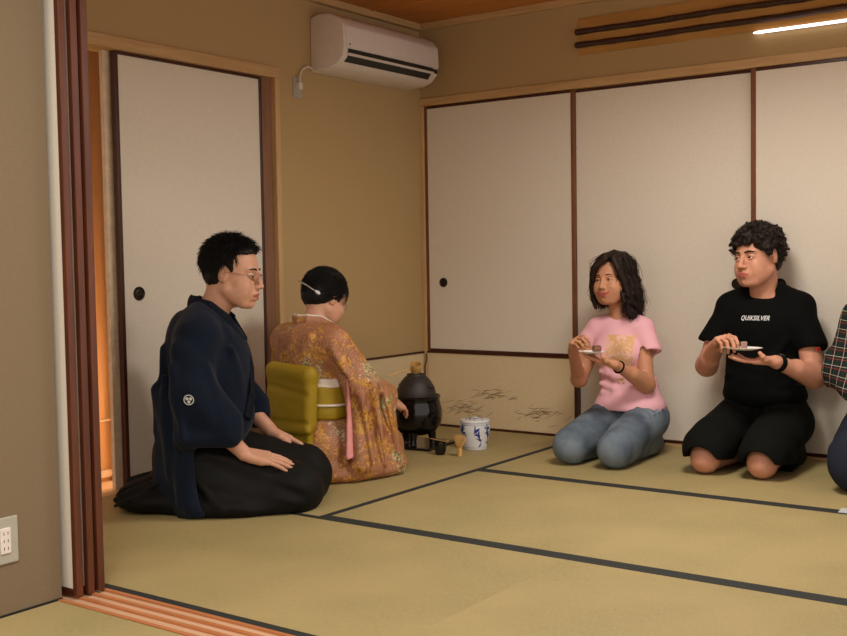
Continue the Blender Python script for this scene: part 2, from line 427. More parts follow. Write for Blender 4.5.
# corner dado
kd = empty('paper_dado'); tag(kd, 'low pale paper dado along the left wall behind the kimono woman', 'wall panel')
bx('dado_paper', M['paper_low'], 0, .006, -1.135, -.014, .0, .403, kd); bx('dado_cap', M['lacquer'], 0, .012, -1.135, -.014, .403, .413, kd)
# hall seen through the doorway
struct(bx('wall_hall', M['hallwood'], -.42, -.38, -2.72, -.9, -.04, 2.2))
struct(bx('floor_hall', M['hallwood'], -.42, -LT, -2.72, -.9, -.07, -.03))
hc = MB()
hc.box(-.382, -.365, -2.7, -.95, .235, .243); hc.box(-.382, -.36, -2.7, -.95, -.01, .02)
struct(hc.build('trim_10', M['hallframe']))
struct(bx('ceiling_hall', M['hallwood'], -.42, -LT, -2.72, -.9, 2.15, 2.2))
struct(bx('trim_11', M['hallframe'], -.38, -.35, -1.86, -1.83, -.03, 2.15))
# partition between rooms
for i, (yc, lb) in enumerate(((-3.074, 'nearest'), (-3.036, 'middle'), (-2.998, 'farthest'))):
    e = empty('door_%d' % (7+i)); struct(e, 'sliding panel of the room partition, %s of the three slid to the left' % lb)
    x0, x1 = .12, 1.036; yy = yc-.012+(-.004 if i == 2 else 0)
    bx('paper', M['paper'], x0+.03, x1-.02, yy-.007, yy+.007, .02, 1.75, e)
    bx('stile', M['partition_stile'], x0, x0+.03, yy-.013, yy+.013, .004, 1.765, e, .003); bx('stile', M['partition_stile'], x1-.02, x1, yy-.011, yy+.011, .004, 1.765, e, .003)
    bx('rail', M['lacquer'], x0+.03, x1-.02, yy-.011, yy+.011, .004, .024, e); bx('rail', M['lacquer'], x0+.03, x1-.02, yy-.011, yy+.011, 1.745, 1.765, e)
struct(bx('trim_12', M['cedar_x'], 0, CW, -3.12, -2.965, 1.768, 1.83, bevel=.003))
struct(bx('wall_partition', M['plaster'], 0, CW, -3.1, -2.99, 1.83, H))
th = MB(); th.box(0, CW, -3.135, -2.99, -.045, -.004)
ys = [-3.118, -3.1, -3.056, -3.016, -2.975]
struct(th.build('trim_13', M['track2']))
tr = MB()
for y0, y1 in ((-3.135, -3.12), (-3.088, -3.075), (-3.045, -3.032), (-3.002, -2.99)): tr.box(0, CW, y0, y1, -.006, .002)
struct(tr.build('trim_14', M['track'], bevel=.001))
# near room
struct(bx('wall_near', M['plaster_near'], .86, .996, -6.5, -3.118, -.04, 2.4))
struct(bx('baseboard_near', M['black_base'], .996, 1.002, -6.5, -3.12, -.045, .004))
sw = empty('wall_switch', (.996, -3.288, .2)); tag(sw, 'grey double wall socket plate low on the near left wall', 'wall outlet')
b = MB(); b.box(0, .006, -.038, .038, -.062, .062); b.build('cover_plate', M['grey_plastic'], sw, bevel=.003)
b = MB(); b.box(.004, .010, -.016, .014, -.034, .034); b.build('socket_insert', M['white_plastic'], sw, bevel=.002)
b = MB()
for z in (-.02, .0, .02):
    for y in (-.007, .005): b.box(.0095, .0103, y-.001, y+.001, z-.004, z+.004)
b.build('slot', M['vent'], sw)

# ------------------------------------------------------------------ tatami mats
def mat(label, x0, x1, y0, y1, along, borders):
    e = empty('tatami_mat', ((x0+x1)/2, (y0+y1)/2, -.045)); tag(e, label, 'tatami mat', 'tatami mats')
    hx, hy = (x1-x0)/2-.0001, (y1-y0)/2-.0001
    b = MB(); b.box(-hx, hx, -hy, hy, 0, .045); b.build('rush_surface', M['tatami'] if along == 'x' else M['tatami_y'], e, bevel=.0004)
    w = .03
    for s in borders:
        b = MB()
        if along == 'x': b.box(-hx, hx, *((-hy-.0004, -hy+w) if s < 0 else (hy-w, hy+.0004)), .01, .0462)
        else: b.box(*((-hx-.0004, -hx+w) if s < 0 else (hx-w, hx+.0004)), -hy, hy, .01, .0462)
        b.build('cloth_border', M['border'], e, bevel=.001)
mat('tatami mat in the far left corner carrying the black brazier', .006, .99, -2.0, -.01, 'y', (1,))
mat('tatami mat along the back sliding panels carrying the woman in pink', .99, 2.97, -.965, -.01, 'x', (-1,))
mat('tatami mat in the middle, between the two long black border lines', .99, 2.97, -2.0, -.965, 'x', (-1, 1))
mat('tatami mat in front of the threshold, partly under the man in hakama', .006, 1.98, -2.989, -2.0, 'x', (-1, 1))
mat('tatami mat in the right foreground, in front of the double black border', 1.98, CW, -2.989, -2.0, 'x', (-1, 1))
mat('tatami mat in the far right, running towards the back panels', 2.97, CW, -2.0, -.01, 'y', (-1,))
mat('tatami mat of the near room beside the low wall socket', 1.004, 2.9, -5.0, -3.137, 'y', ())

# ------------------------------------------------------------------ transom on the back wall
tn = empty('transom_screen', (.985, 0, 0)); tag(tn, 'golden cedar transom board with two dark bamboo bars above the sliding panels', 'transom')
bx('cedar_board', M['gold'], 0, 2.4, -.008, 0, 1.926, 2.105, tn)
for z, n in ((2.038, 1), (1.974, 2)):
    b = MB(); b.tube([(x, -.014+.001*math.sin(x*20), z+.0015*math.sin(x*9+n)) for x in np.linspace(-.012, 2.4, 60)], [.0145+.0012*math.sin(i*1.7) for i in range(60)], 10)
    b.build('bamboo_bar', M['bandwood'], tn, smooth=True)
lt = empty('fluorescent_lamp', (1.87, -.0185, 1.917)); tag(lt, 'slim white fluorescent tube glowing under the transom board at the upper right', 'lamp')
b = MB(); b.tube([(0, 0, 0), (.02, 0, 0), (1.3, 0, 0), (1.32, 0, 0)], [.003, .0068, .0068, .003], 12); b.build('tube', M['tube'], lt, smooth=True)
b = MB(); b.box(.04, 1.3, .0085, .0183, -.005, .008); b.build('batten', M['white_plastic'], lt)
b = MB(); b.box(1.32, 1.35, -.012, .0183, -.011, .011); b.build('end_cap', M['white_plastic'], lt, bevel=.002)

# ------------------------------------------------------------------ air conditioner
ac = empty('air_conditioner', (0, -.52, 1.97)); tag(ac, 'white wall mounted air conditioner high on the left wall near the corner', 'air conditioner')
y0, y1 = -.385, .395
prof = [(0, -.135), (0, .125), (.05, .14), (.125, .135), (.19, .10), (.21, .07), (.215, -.035), (.205, -.075), (.17, -.108), (.12, -.125)]
b = MB(); b.prism(prof, y0, y1, ax=1); b.build('casing', M['white_plastic'], ac, bevel=.008, seg=3, smooth=True)
b = MB(); b.prism([(.2, .09), (.216, .065), (.221, -.035), (.21, -.037), (.19, .0)], y0+.01, y1-.005, ax=1); b.build('front_panel', M['white_plastic'], ac, bevel=.003, smooth=True)
b = MB(); b.prism([(.205, -.04), (.2175, -.04), (.2135, -.062), (.2, -.06)], y0+.03, y1-.055, ax=1); b.build('air_slot', M['vent'], ac)
b = MB(); b.prism([(.19, -.07), (.2085, -.0715), (.186, -.099), (.17, -.09)], y0+.035, y1-.06, ax=1); b.build('outlet_vent', M['vent'], ac)
b = MB(); b.box(-.003, .003, y0+.03, y1-.055, -.012, .012, R=np.array(Euler((0, .25, 0)).to_matrix()), c=(.218, 0, -.066))
b = MB(); b.prism([(.2165, -.059), (.2215, -.062), (.2165, -.071), (.2105, -.069)], y0+.025, y1-.05, ax=1); b.build('louver', M['white_plastic'], ac, bevel=.001)
b = MB(); b.box(.212, .2165, y1-.05, y1-.015, -.066, -.045); b.build('display_window', M['vent'], ac)
b = MB(); b.tube([(.213, y0+.035, -.02), (.2225, y0+.035, -.02)], .004, 10); b.build('indicator_lamp', M['vent'], ac)
po = empty('wall_outlet', (0, -1.008, 1.752)); tag(po, 'small grey outlet plate on the left wall with the white air conditioner plug', 'wall outlet')
b = MB(); b.box(0, .006, -.029, .029, -.05, .05); b.build('cover_plate', M['grey_plastic'], po, bevel=.003)
b = MB(); b.box(.004, .03, -.012, .012, -.012, .022); b.build('plug', M['white_plastic'], po, bevel=.003)
b = MB(); b.tube([(.02, 0, .022), (.022, .0, .05), (.02, .02, .085), (.02, .06, .105), (.02, .095, .1)], .0045, 8); b.build('power_cord', M['white_plastic'], po, smooth=True)
cc = MB(); cc.tube([(.03, -.02, .402), (.034, -.022, .37), (.026, -.03, .33), (.02, -.02, .28), (.03, -.02, .2), (.04, -.03, .05), (.03, -.03, .01)], .003, 8)
tag(cc.build('thin_cord', M['vent'], None, smooth=True), 'thin dark cord hanging down in the room corner behind the brazier', 'cord')

# ------------------------------------------------------------------ tea utensils
M['iron'] = simple('cast_iron', srgb(52, 46, 42), .5, .25, 80, .4, 250, metal=.3)
M['black_gloss'] = simple('black_glazed_clay', srgb(12, 11, 11), .08, .3, 20, coat=0) if False else simple('black_glazed_clay', srgb(13, 12, 12), .1, .3, 20)
M['black_lacq'] = simple('black_lacquer', srgb(18, 14, 12), .18, .2, 20)
M['bamboo'] = simple('pale_bamboo', srgb(204, 160, 92), .45, .15, 60)
M['porcelain'] = simple('white_porcelain', srgb(214, 214, 214), .15, .03)
M['cobalt'] = simple('cobalt_blue_glaze', srgb(42, 62, 128), .2, .35, 90)
bo = MB(); bo.box(-.15, .15, -.15, .15, 0, .012)
R_ = .2
tag(bo.build('brazier_board', M['black_lacq'], None, (.37, -.585, .0015), .12, bevel=.003), 'square black lacquered board under the round black brazier', 'board')
FX, FY = .385, -.608
fu = empty('brazier', (FX, FY, .0165)); tag(fu, 'round glossy black clay brazier on a black board beside the kimono woman', 'brazier')
pr_ = [(0, .045), (.06, .045), (.095, .06), (.12, .095), (.128, .135), (.126, .17), (.118, .2), (.116, .225), (.121, .234), (.117, .238), (.109, .226), (.108, .19), (.09, .17), (0, .165)]
b = MB(); b.lathe(pr_, n=64)
b.build('bowl', M['black_gloss'], fu, smooth=True)
for k in range(3):
    a = k*2*PI/3+.9; b = MB(); b.tube([(.075*math.cos(a), .075*math.sin(a), .06), (.08*math.cos(a), .08*math.sin(a), .02), (.082*math.cos(a), .082*math.sin(a), 0)], [.024, .017, .02], 12); b.build('foot', M['black_gloss'], fu, smooth=True)
ke = empty('iron_kettle', (FX, FY, .182)); tag(ke, 'dark cast iron tea kettle sitting in the black brazier', 'kettle')
b = MB(); b.lathe([(0, .002), (.06, .0045), (.094, .03), (.1, .07), (.093, .105), (.075, .14), (.055, .163), (.046, .168), (.044, .178), (.038, .178), (.036, .168), (0, .166)], n=56); b.build('body', M['iron'], ke, smooth=True)
b = MB(); b.lathe([(0, .176), (.034, .175), (.0345, .17), (.03, .168)], n=40); b.lathe([(0, .179), (.006, .1785), (.007, .177), (.006, .175)], n=20); b.build('lid', M['iron'], ke, smooth=True)
for sgn in (-1, 1):
    b = MB(); b.tube([(sgn*(.085+.016*math.sin(t)), .016*math.cos(t), .12) for t in np.linspace(-.6, PI+.6, 14)], .0045, 8); b.build('lug', M['iron'], ke, smooth=True)
la = empty('water_ladle', (FX+.0, FY-.0, .0)); tag(la, 'pale bamboo water ladle resting across the iron kettle', 'ladle')
b = MB(); q = Matrix.Rotation(.35, 3, 'X') @ Matrix.Rotation(.25, 3, 'Y')
prf = [(0, 0), (.023, 0), (.0255, .003), (.027, .045), (.0245, .045), (.0225, .006), (0, .005)]
b2 = MB(); b2.lathe(prf, n=28)
for v in b2.v: b.v.append(tuple(q @ Vector(v)+Vector((.0, .0, .369))))
b.f = b2.f; b.mi = b2.mi; b.build('cup', M['bamboo'], la, smooth=True)
b = MB(); b.tube([(-.01, -.018, .386), (-.03, -.045, .379), (-.06, -.09, .366), (-.075, -.13, .356)], [.0042, .004, .0038, .0036], 8); b.build('handle', M['bamboo'], la, smooth=True)
# water jar
jx, jy = .676, -.526
jr = empty('water_jar', (jx, jy, .0015)); tag(jr, 'white porcelain lidded water jar painted with blue branches on the tatami', 'jar')
jp = [(0, .004), (.05, .004), (.052, 0), (.056, .0), (.058, .008), (.064, .04), (.071, .085), (.0735, .11), (.07, .124), (.0715, .13), (.066, .131), (0, .131)]
b = MB(); b.lathe(jp, n=64); b.build('body', M['porcelain'], jr, smooth=True)
b = MB(); b.lathe([(.0725, .1315), (.0735, .136), (.07, .143), (.04, .149), (0, .151)], n=64); lid = b.build('lid', M['porcelain'], jr, smooth=True)
b = MB(); b.lathe([(.014, .1495), (.0145, .152), (.011, .1545), (0, .155)], n=24); b.build('lid_knob', M['porcelain'], lid, smooth=True)
def jrad(z):
    zs = [p[1] for p in jp[4:9]]; rs = [p[0] for p in jp[4:9]]; return float(np.interp(z, zs, rs))
def jar_stroke(b, pts, w):
    vs = []; n = len(pts)
    for i, (a, z) in enumerate(pts):
        ww = w*(1-.75*abs(2*i/(n-1)-1)**2); a0, z0 = pts[max(i-1, 0)]; a1, z1 = pts[min(i+1, n-1)]
        t = np.array([(a1-a0)*.07, z1-z0]); t /= np.linalg.norm(t)+1e-9; nn = np.array([-t[1], t[0]])
        for s in (1, -1):
            aa = a+s*ww*nn[0]/.07; zz = z+s*ww*nn[1]; r = jrad(zz)+.0006; vs.append((r*math.cos(aa), r*math.sin(aa), zz))
    b.add(vs, [(2*i, 2*i+1, 2*i+3, 2*i+2) for i in range(n-1)])
b = MB(); rr = random.Random(5)
va = math.radians(-54)
for base in (-1.0, .15, .95, 2.2, 3.4, 4.4):
    a0 = va+base; lean = rr.uniform(-.5, .5) if abs(base-.15) > .1 else -.55
    jar_stroke(b, [(a0+lean*(t-.5)+.05*math.sin(6*t), .022+.088*t) for t in np.linspace(0, 1, 12)], .0024)
    for k in range(20):
        t = rr.random()**.8; aa = a0+lean*(t-.5); z = .025+.088*t; an = rr.uniform(-1, 1)*1.3+PI/2*(rr.random() < .2); L = rr.uniform(.011, .026)*(1.3 if base in (-1.0,) else .9)
        sg = rr.choice((-1, 1))
        jar_stroke(b, [(aa+sg*u*L*math.cos(an)/.07, min(.12, max(.012, z+u*L*math.sin(an)))) for u in np.linspace(0, 1, 6)], rr.uniform(.0026, .0046))
for z in (.012, .121):
    jar_stroke(b, [(t, z) for t in np.linspace(0, 2*PI, 60)], .0008)
b.build('blue_painting', M['cobalt'], jr)
b = MB()
for k in range(34):
    a = rr.uniform(0, 2*PI); r = rr.uniform(.015, .055); L = .02; d_ = rr.uniform(0, 2*PI)
    ps = [(r*math.cos(a)+u*L*math.cos(d_), r*math.sin(a)+u*L*math.sin(d_)) for u in (0, .5, 1)]
    vs = []
    for i, (px, py) in enumerate(ps):
        for s in (1, -1):
            ww = .003*(1-abs(i-1)*.7); X_, Y_ = px-s*ww*math.sin(d_), py+s*ww*math.cos(d_); R2 = min(math.hypot(X_, Y_), .069)
            vs.append((X_, Y_, float(np.interp(R2, [0, .04, .07], [.151, .149, .143]))+.0008))
    b.add(vs, [(0, 1, 3, 2), (2, 3, 5, 4)])
b.build('blue_leaves', M['cobalt'], lid)
# tea caddy
cu = empty('tea_bowl', (.622, -.748, .0015)); tag(cu, 'small black lacquered tea container on the tatami before the water jar', 'cup')
b = MB(); b.lathe([(0, 0), (.018, 0), (.024, .006), (.029, .03), (.03, .05), (.029, .062), (.0265, .062), (.026, .05), (.02, .01), (0, .008)], n=40); b.build('bowl', M['black_lacq'], cu, smooth=True)
sc_ = empty('tea_scoop', (.62, -.748, .0)); tag(sc_, 'thin bamboo tea scoop lying across the small black container', 'scoop')
b = MB(); b.tube([(-.075, .03, .0665), (-.02, .01, .0665), (.03, -.005, .0665), (.05, -.01, .069), (.058, -.013, .075)], [.002, .0022, .0025, .004, .003], 8); b.build('stem', M['bamboo'], sc_, smooth=True)
wh = empty('tea_whisk', (.73, -.742, .0015)); tag(wh, 'golden bamboo tea whisk standing beside the blue and white jar', 'whisk')
b = MB(); b.lathe([(0, 0), (.011, 0), (.0105, .035), (.0115, .042), (0, .042)], n=20); b.build('handle', M['bamboo'], wh, smooth=True)
for ring, nn_, rt in (('outer_tines', 44, .025), ('inner_tines', 26, .012)):
    b = MB()
    for k in range(nn_):
        a = 2*PI*k/nn_; rs = [.0095, rt*.9, rt, rt*.92]; zs = [.04, .065, .085, .1]
        b.tube([(r*math.cos(a), r*math.sin(a), z) for r, z in zip(rs, zs)], [.0012, .001, .0008, .0004], 4)
    b.build(ring, M['bamboo'], wh)
pp = MB(); pp.box(-.07, .05, -.035, .035, 0, .002); 
tag(pp.build('folded_paper', M['porcelain'], None, (2.57, -.945, .0022), .1), 'folded white paper lying on the tatami at the right edge', 'paper')
# ------------------------------------------------------------------ people
def skin(name, c, lip):
    m = NM(name, .52, .35); f = m.noise(60, 3); g = m.noise(9, 2)
    d = tuple(x*.88 for x in c[:3])+(1,); r = (min(1, c[0]*1.05), c[1]*.86, c[2]*.82, 1)
    m.base(m.mix(m.math('MULTIPLY', g, .5), m.ramp(f, [(.3, d), (.7, c)]), r)); m.bump(m.noise(500, 2), .08, .001)
    m.b.inputs['Subsurface Weight'].default_value = .08; m.b.inputs['Subsurface Radius'].default_value = (.012, .005, .003)
    M[name] = m.m; M[name+'_lips'] = simple(name+'_lips', lip, .4, .06)
skin('skin_a', srgb(198, 150, 122), srgb(158, 88, 76))
skin('skin_b', srgb(192, 138, 104), srgb(166, 80, 76))
skin('skin_c', srgb(202, 146, 118), srgb(178, 92, 84))
M['eye_white'] = simple('eye_white', srgb(216, 204, 192), .25, .02)
M['iris'] = simple('dark_iris', srgb(28, 18, 14), .15, .1)
def hairmat(n, c):
    m = NM(n, .6, .25); m.base(m.ramp(m.noise(70), [(.3, tuple(x*.6 for x in c[:3])+(1,)), (.7, c)])); M[n] = m.m
hairmat('black_hair', srgb(18, 14, 13)); hairmat('brown_black_hair', srgb(40, 25, 18)); hairmat('dark_curly_hair', srgb(38, 28, 20))

def head(F, fr, female=False, mouth='closed', nose=1., jaw=1., ears=True):
    if female:
        F.ell((.024, 0, -.03), (.06, .066, .068), .03, fr=fr)
        for s in (-1, 1): F.ell((.058, s*.036, -.036), (.026, .024, .022), .02, fr=fr)
    e = lambda c, r, k=.02, mode='add', R=None: F.ell(c, r, k, mode, fr, R)
    c = lambda a, b, ra, rb=None, k=.01, mode='add': F.cap(a, b, ra, rb, k, mode, fr)
    e((-.014, 0, .035), (.093, .075, .083), .01)
    e((-.035, 0, -.01), (.062, .062, .06), .03)
    e((.022, 0, -.022), (.062, .061, .082), .03)
    e((.03, 0, -.068), (.048*jaw, .047*jaw, .04), .03)
    e((.068, 0, -.098), (.02, .02*jaw, .017), .025)
    for s in (-1, 1):
        e((.05, s*.036, -.032), (.03, .025, .028), .02)             # cheek
        c((.076, s*.012, .021), (.066, s*.042, .02), .009, .007, .014)   # brow
        e((.042, s*.042, -.058), (.034, .022, .034), .025)
        c((.0, s*.058, -.055), (.055, s*.03, -.098), .013, .012, .03)   # jaw line
    for s in (-1, 1): e((.087, s*.031, .001), (.016, .018, .011), .012, 'sub')
    c((.083, 0, .012), (.104, 0, -.03), .0065, .0095*nose, .012)
    e((.104, 0, -.033), (.0105*nose, .0105*nose, .009), .006)
    for s in (-1, 1):
        e((.094, s*.0125*nose, -.036), (.011, .0075, .0075), .005)
        e((.1, s*.006, -.0435), (.004, .0035, .003), .003, 'sub')
    # mouth area
    e((.075, 0, -.064), (.022, .03, .022), .02)
    op = .004 if mouth == 'open' else 0
    pu = [(.0915, -.023), (.0965, -.011), (.0975, 0), (.0965, .011), (.0915, .023)]
    sm = .004 if mouth == 'smile' else 0
    F.chain([(x-.003+(-.003 if abs(y) > .02 else 0), y*(1.35 if sm else 1), -.0615+sm*(abs(y)/.012)**2*.4+op*.3) for x, y in pu], [.003, .0042, .0042, .0042, .003], .005, fr=fr)
    F.chain([(x-.0045+(-.002 if abs(y) > .02 else 0), y*.92*(1.35 if sm else 1), -.0725+sm*(abs(y)/.012)**2*.5-op) for x, y in pu], [.003, .0048, .0054, .0048, .003], .005, fr=fr)
    F.chain([(x+.006, y*.95*(1.4 if sm else 1), -.0672+sm*(abs(y)/.012)**2*.45-op*.4) for x, y in pu], [.001, .0018+op*.5, .0022+op*.7, .0018+op*.5, .001], .003, 'sub', fr)
    c((.1, 0, -.0865), (.095, 0, -.087), .004, .004, .012, 'sub')
    for s in (-1, 1):
        # eyelids over the eyeball
        P = lambda y, z, x: (x, s*(.031+y), z)
        F.chain([P(-.0145, -.0005, .0755), P(-.007, .0058, .0822), P(.002, .0068, .0832), P(.01, .0045, .079), P(.015, .0, .072)], [.0028, .0035, .0037, .0035, .003], .004, fr=fr)
        F.chain([P(-.0135, -.002, .0755), P(-.005, -.0064, .080), P(.005, -.0066, .079), P(.014, -.002, .0725)], [.0024, .0028, .0028, .0024], .004, fr=fr)
        if ears:
            Re = np.array((Matrix.Rotation(s*.35, 3, 'Z') @ Matrix.Rotation(.2, 3, 'Y')))
            e((-.012, s*.078, .0), (.017, .0065, .03), .004, R=Re)
            e((-.008, s*.074, -.02), (.011, .006, .013), .006, R=Re)
            e((-.004, s*.084, .003), (.008, .004, .016), .004, 'sub', R=Re)
            e((-.01, s*.068, -.004), (.014, .012, .018), .008)
def face_bits(o, fr, brow_mat, brow_t=.0022, open_=True):
    ew = MB(); ir = MB(); bw = MB()
    def sph(mb, c, r, n=14):
        prof = [(r*math.sin(t), -r*math.cos(t)) for t in np.linspace(0.001, PI-.001, n)]
        t = MB(); t.lathe(prof, n=18); mb.add([np.array(c)+np.array(v)*fr.s for v in t.v], t.f)
    for s in (-1, 1):
        sph(ew, fr.p((.0695, s*.031, .0)), .0128)
        d = nrm((.0125, -s*.0 + EYE[1]*.012, EYE[2]*.012))
        sph(ir, fr.p(np.array((.0695, s*.031, .0))+d*.0062), .0080)
        dz = -.003 if brow_t > .003 else 0
        pts = [(.0855, s*.010, .0215+dz), (.0865, s*.022, .0255+dz), (.0815, s*.035, .0265+dz), (.07, s*.05, .022+dz)]
        bw.tube([fr.p(p) for p in pts], [brow_t*fr.s*q for q in (.9, 1.25, 1.1, .4)], 6)
        ln = [(.0825, s*(.031-.0125), .0045), (.0865, s*.028, .0068), (.0855, s*.036, .0062), (.079, s*.0445, .002)]
        bw.tube([fr.p(p) for p in ln], [.0008, .0013, .0014, .0008], 5)
    join_into(o, [ew, ir, bw], [M['eye_white'], M['iris'], brow_mat])
EYE = (0, 0, 0)
def lipfn(fr, smile=0):
    Ri = fr.R.T
    def f(Cn):
        q = ((Cn-fr.o) @ Ri.T)/fr.s
        zc = -.067+smile*(np.abs(q[:, 1])/.012)**2*.0016
        m = (q[:, 0] > .082) & (np.abs(q[:, 1]) < .0255+.008*smile) & (np.abs(q[:, 2]-zc) < .0092*np.sqrt(np.clip(1-(q[:, 1]/(.027+.008*smile))**2, 0, 1)))
        return m.astype(int)
    return f
def neck(F, fr, base, r=.052):
    F.cap(fr.p((-.022, 0, -.04)), base, r*fr.s, r*1.08, .025)
FS = [(.042, .025, .021), (.046, .029, .022), (.043, .027, .021), (.034, .021, .018)]
FRAD = [.0088, .0090, .0085, .0074]; FY = [.029, .0095, -.010, -.0285]
def hand(F, fr, ts, curls, spread=(4, 1, -2, -6), thumb=((.055, .050, -.012), (.078, .062, -.016), (.095, .066, -.018))):
    for i, y in enumerate(FY):
        y *= ts; F.cap((-.005, y*.55, 0), (.086-(.004 if i == 3 else 0), y, 0), .0145, .0115, .01, fr=fr)
        p = np.array((.086-(.005 if i == 3 else 0)+(.004 if i == 1 else 0), y, 0.)); a = 0
        for j in range(3):
            a += math.radians(curls[i][j] if hasattr(curls[i], '__len__') else curls[i]*(1, 1.1, .8)[j]); sp = math.radians(spread[i])*ts
            q = p+FS[i][j]*np.array((math.cos(a)*math.cos(sp), math.sin(sp)*math.cos(a), -math.sin(a)))
            F.cap(p, q, FRAD[i]*(1, .94, .86)[j], FRAD[i]*(.94, .88, .76)[j], .0035, fr=fr); p = q
    F.cap((.012, ts*.016, -.008), (.055, ts*.03, -.012), .016, .013, .015, fr=fr)
    F.cap((.02, -ts*.018, -.006), (.06, -ts*.026, -.006), .013, .012, .012, fr=fr)
    t = [(.018, ts*.02, -.006)]+[(x, ts*y, z) for x, y, z in thumb]
    F.chain(t, [.0135, .0115, .0098, .008], .006, fr=fr)
def limb(F, pts, rads, k=.025): F.chain(pts, rads, k)
def tri_strands(name, paths, r0, mat, parent):
    """paths: array (N,M,3)"""
    P_ = np.asarray(paths, float); N, K, _ = P_.shape
    T = np.gradient(P_, axis=1); T /= np.linalg.norm(T, axis=2, keepdims=True)+1e-9
    ref = rng.normal(size=(N, 1, 3)); A = np.cross(T, ref); A /= np.linalg.norm(A, axis=2, keepdims=True)+1e-9; B = np.cross(T, A)
    taper = (1-np.linspace(0, 1, K)**2*.85)[None, :, None]*(np.asarray(r0).reshape(-1, 1, 1) if hasattr(r0, '__len__') else r0)
    V_ = np.stack([P_+taper*(math.cos(a)*A+math.sin(a)*B) for a in (0, 2.094, 4.189)], 2).reshape(-1, 3)
    i, k, s = np.meshgrid(np.arange(N), np.arange(K-1), np.arange(3), indexing='ij'); i, k, s = i.ravel(), k.ravel(), s.ravel()
    b0 = (i*K+k)*3; F_ = np.stack([b0+s, b0+(s+1) % 3, b0+3+(s+1) % 3, b0+3+s], 1)
    me = bpy.data.meshes.new(name); me.vertices.add(len(V_)); me.vertices.foreach_set('co', V_.astype(np.float32).ravel())
    me.loops.add(F_.size); me.loops.foreach_set('vertex_index', F_.astype(np.int32).ravel()); me.polygons.add(len(F_))
    me.polygons.foreach_set('loop_start', (np.arange(len(F_))*4).astype(np.int32)); me.polygons.foreach_set('use_smooth', np.ones(len(F_), bool))
    me.materials.append(mat); me.update(calc_edges=True)
    o = bpy.data.objects.new(name, me); COL.objects.link(o)
    if parent: o.parent = parent
    return o
def join_objs(a, bs):
    bm = bmesh.new(); bm.from_mesh(a.data)
    for o in bs: bm.from_mesh(o.data)
    bm.to_mesh(a.data); bm.free()
    for o in bs: me = o.data; bpy.data.objects.remove(o); bpy.data.meshes.remove(me)
    a.data.polygons.foreach_set('use_smooth', [True]*len(a.data.polygons)); a.data.update(); return a
def combed(fr, n, length, lift, hr, crown=(-.04, 0, .12), wob=.15, mask=None, pull=(0, 0, -1), K=7, c0=(-.014, 0, .035)):
    """strands combed over the skull from the crown"""
    out = []; c0 = np.array(c0); hr = np.array(hr); cr = np.array(crown)
    while len(out) < n:
        d = nrm(rng.normal(size=3)); p = c0+d*hr
        if mask and not mask(p): continue
        L = length*rng.uniform(.7, 1.25); st = L/(K-1); pts = [p]; lf = lift*rng.uniform(.3, 1.4); w = rng.normal(size=3)*wob; q = p
        for i in range(K-1):
            nn = nrm((q-c0)/hr**2); t = (q-cr)*.5+np.array(pull)*.05+w*.06; t = t-nn*(t @ nn); t = nrm(t)
            q = q+st*(t*math.cos(lf)+nn*math.sin(lf))
            e_ = np.linalg.norm((q-c0)/hr)
            if e_ < 1: q = c0+(q-c0)/e_
            pts.append(q)
        out.append([fr.p(x) for x in pts])
    return np.array(out)

def seiza_legs(F, hip, knee, r=(.085, .065), shin=(.055, .04), foot=True, back=-.14, k=.03):
    for s, kn in zip((-1, 1), knee):
        h = (hip[0], s*hip[1], hip[2])
        F.cap(h, (kn[0]-.02, kn[1], kn[2]+.02), r[0], r[1], k)
        F.ell((kn[0]-.01, kn[1], kn[2]-.005), (r[1]*.95, r[1]*.98, r[1]*.95), k)
        an = (.0, s*.075, shin[1]+.004)
        F.cap((kn[0]-.03, kn[1], shin[0]+.003), an, shin[0], shin[1], .015)
        if foot:
            F.cap((an[0], an[1], .035), (back+.02, s*.05, .028), .032, .026, .015)
            F.ell((back+.01, s*.045, .022), (.04, .034, .02), .012)

# ---- 1: man in navy kimono and black hakama
M['navy'] = None
m = NM('navy_kimono_cloth', .9, .08); f = m.noise(1, 2, .5, m.coord((900, 900, 250))); g = m.noise(14, 3)
m.base(m.ramp(f, [(.3, srgb(12, 18, 29)), (.7, srgb(23, 31, 46))])); m.bump(f, .25, .001)
m.b.inputs['Sheen Weight'].default_value = .06; M['navy'] = m.m
m = NM('navy_collar_cloth', .8, .15); m.base(srgb(12, 17, 28)); m.bump(m.noise(700, 2), .2, .001); M['navy_dark'] = m.m
m = NM('black_hakama_cloth', .7, .15); f = m.noise(600, 2)
m.base(m.ramp(f, [(.3, srgb(11, 11, 10)), (.7, srgb(22, 21, 19))])); m.bump(f, .2, .001); M['hakama'] = m.m
M['crest'] = simple('white_crest', srgb(206, 206, 200), .8, .04)
M['specs'] = simple('thin_metal_glasses_frame', srgb(150, 110, 106), .3, .05, metal=.6)
m = NM('clear_lens', .02, .5); m.b.inputs['Transmission Weight'].default_value = 1; m.base((1, 1, 1, 1)); m.b.inputs['IOR'].default_value = 1.02; M['lens'] = m.m
M['silver'] = simple('silver_metal', srgb(190, 186, 186), .25, .03, metal=.7)

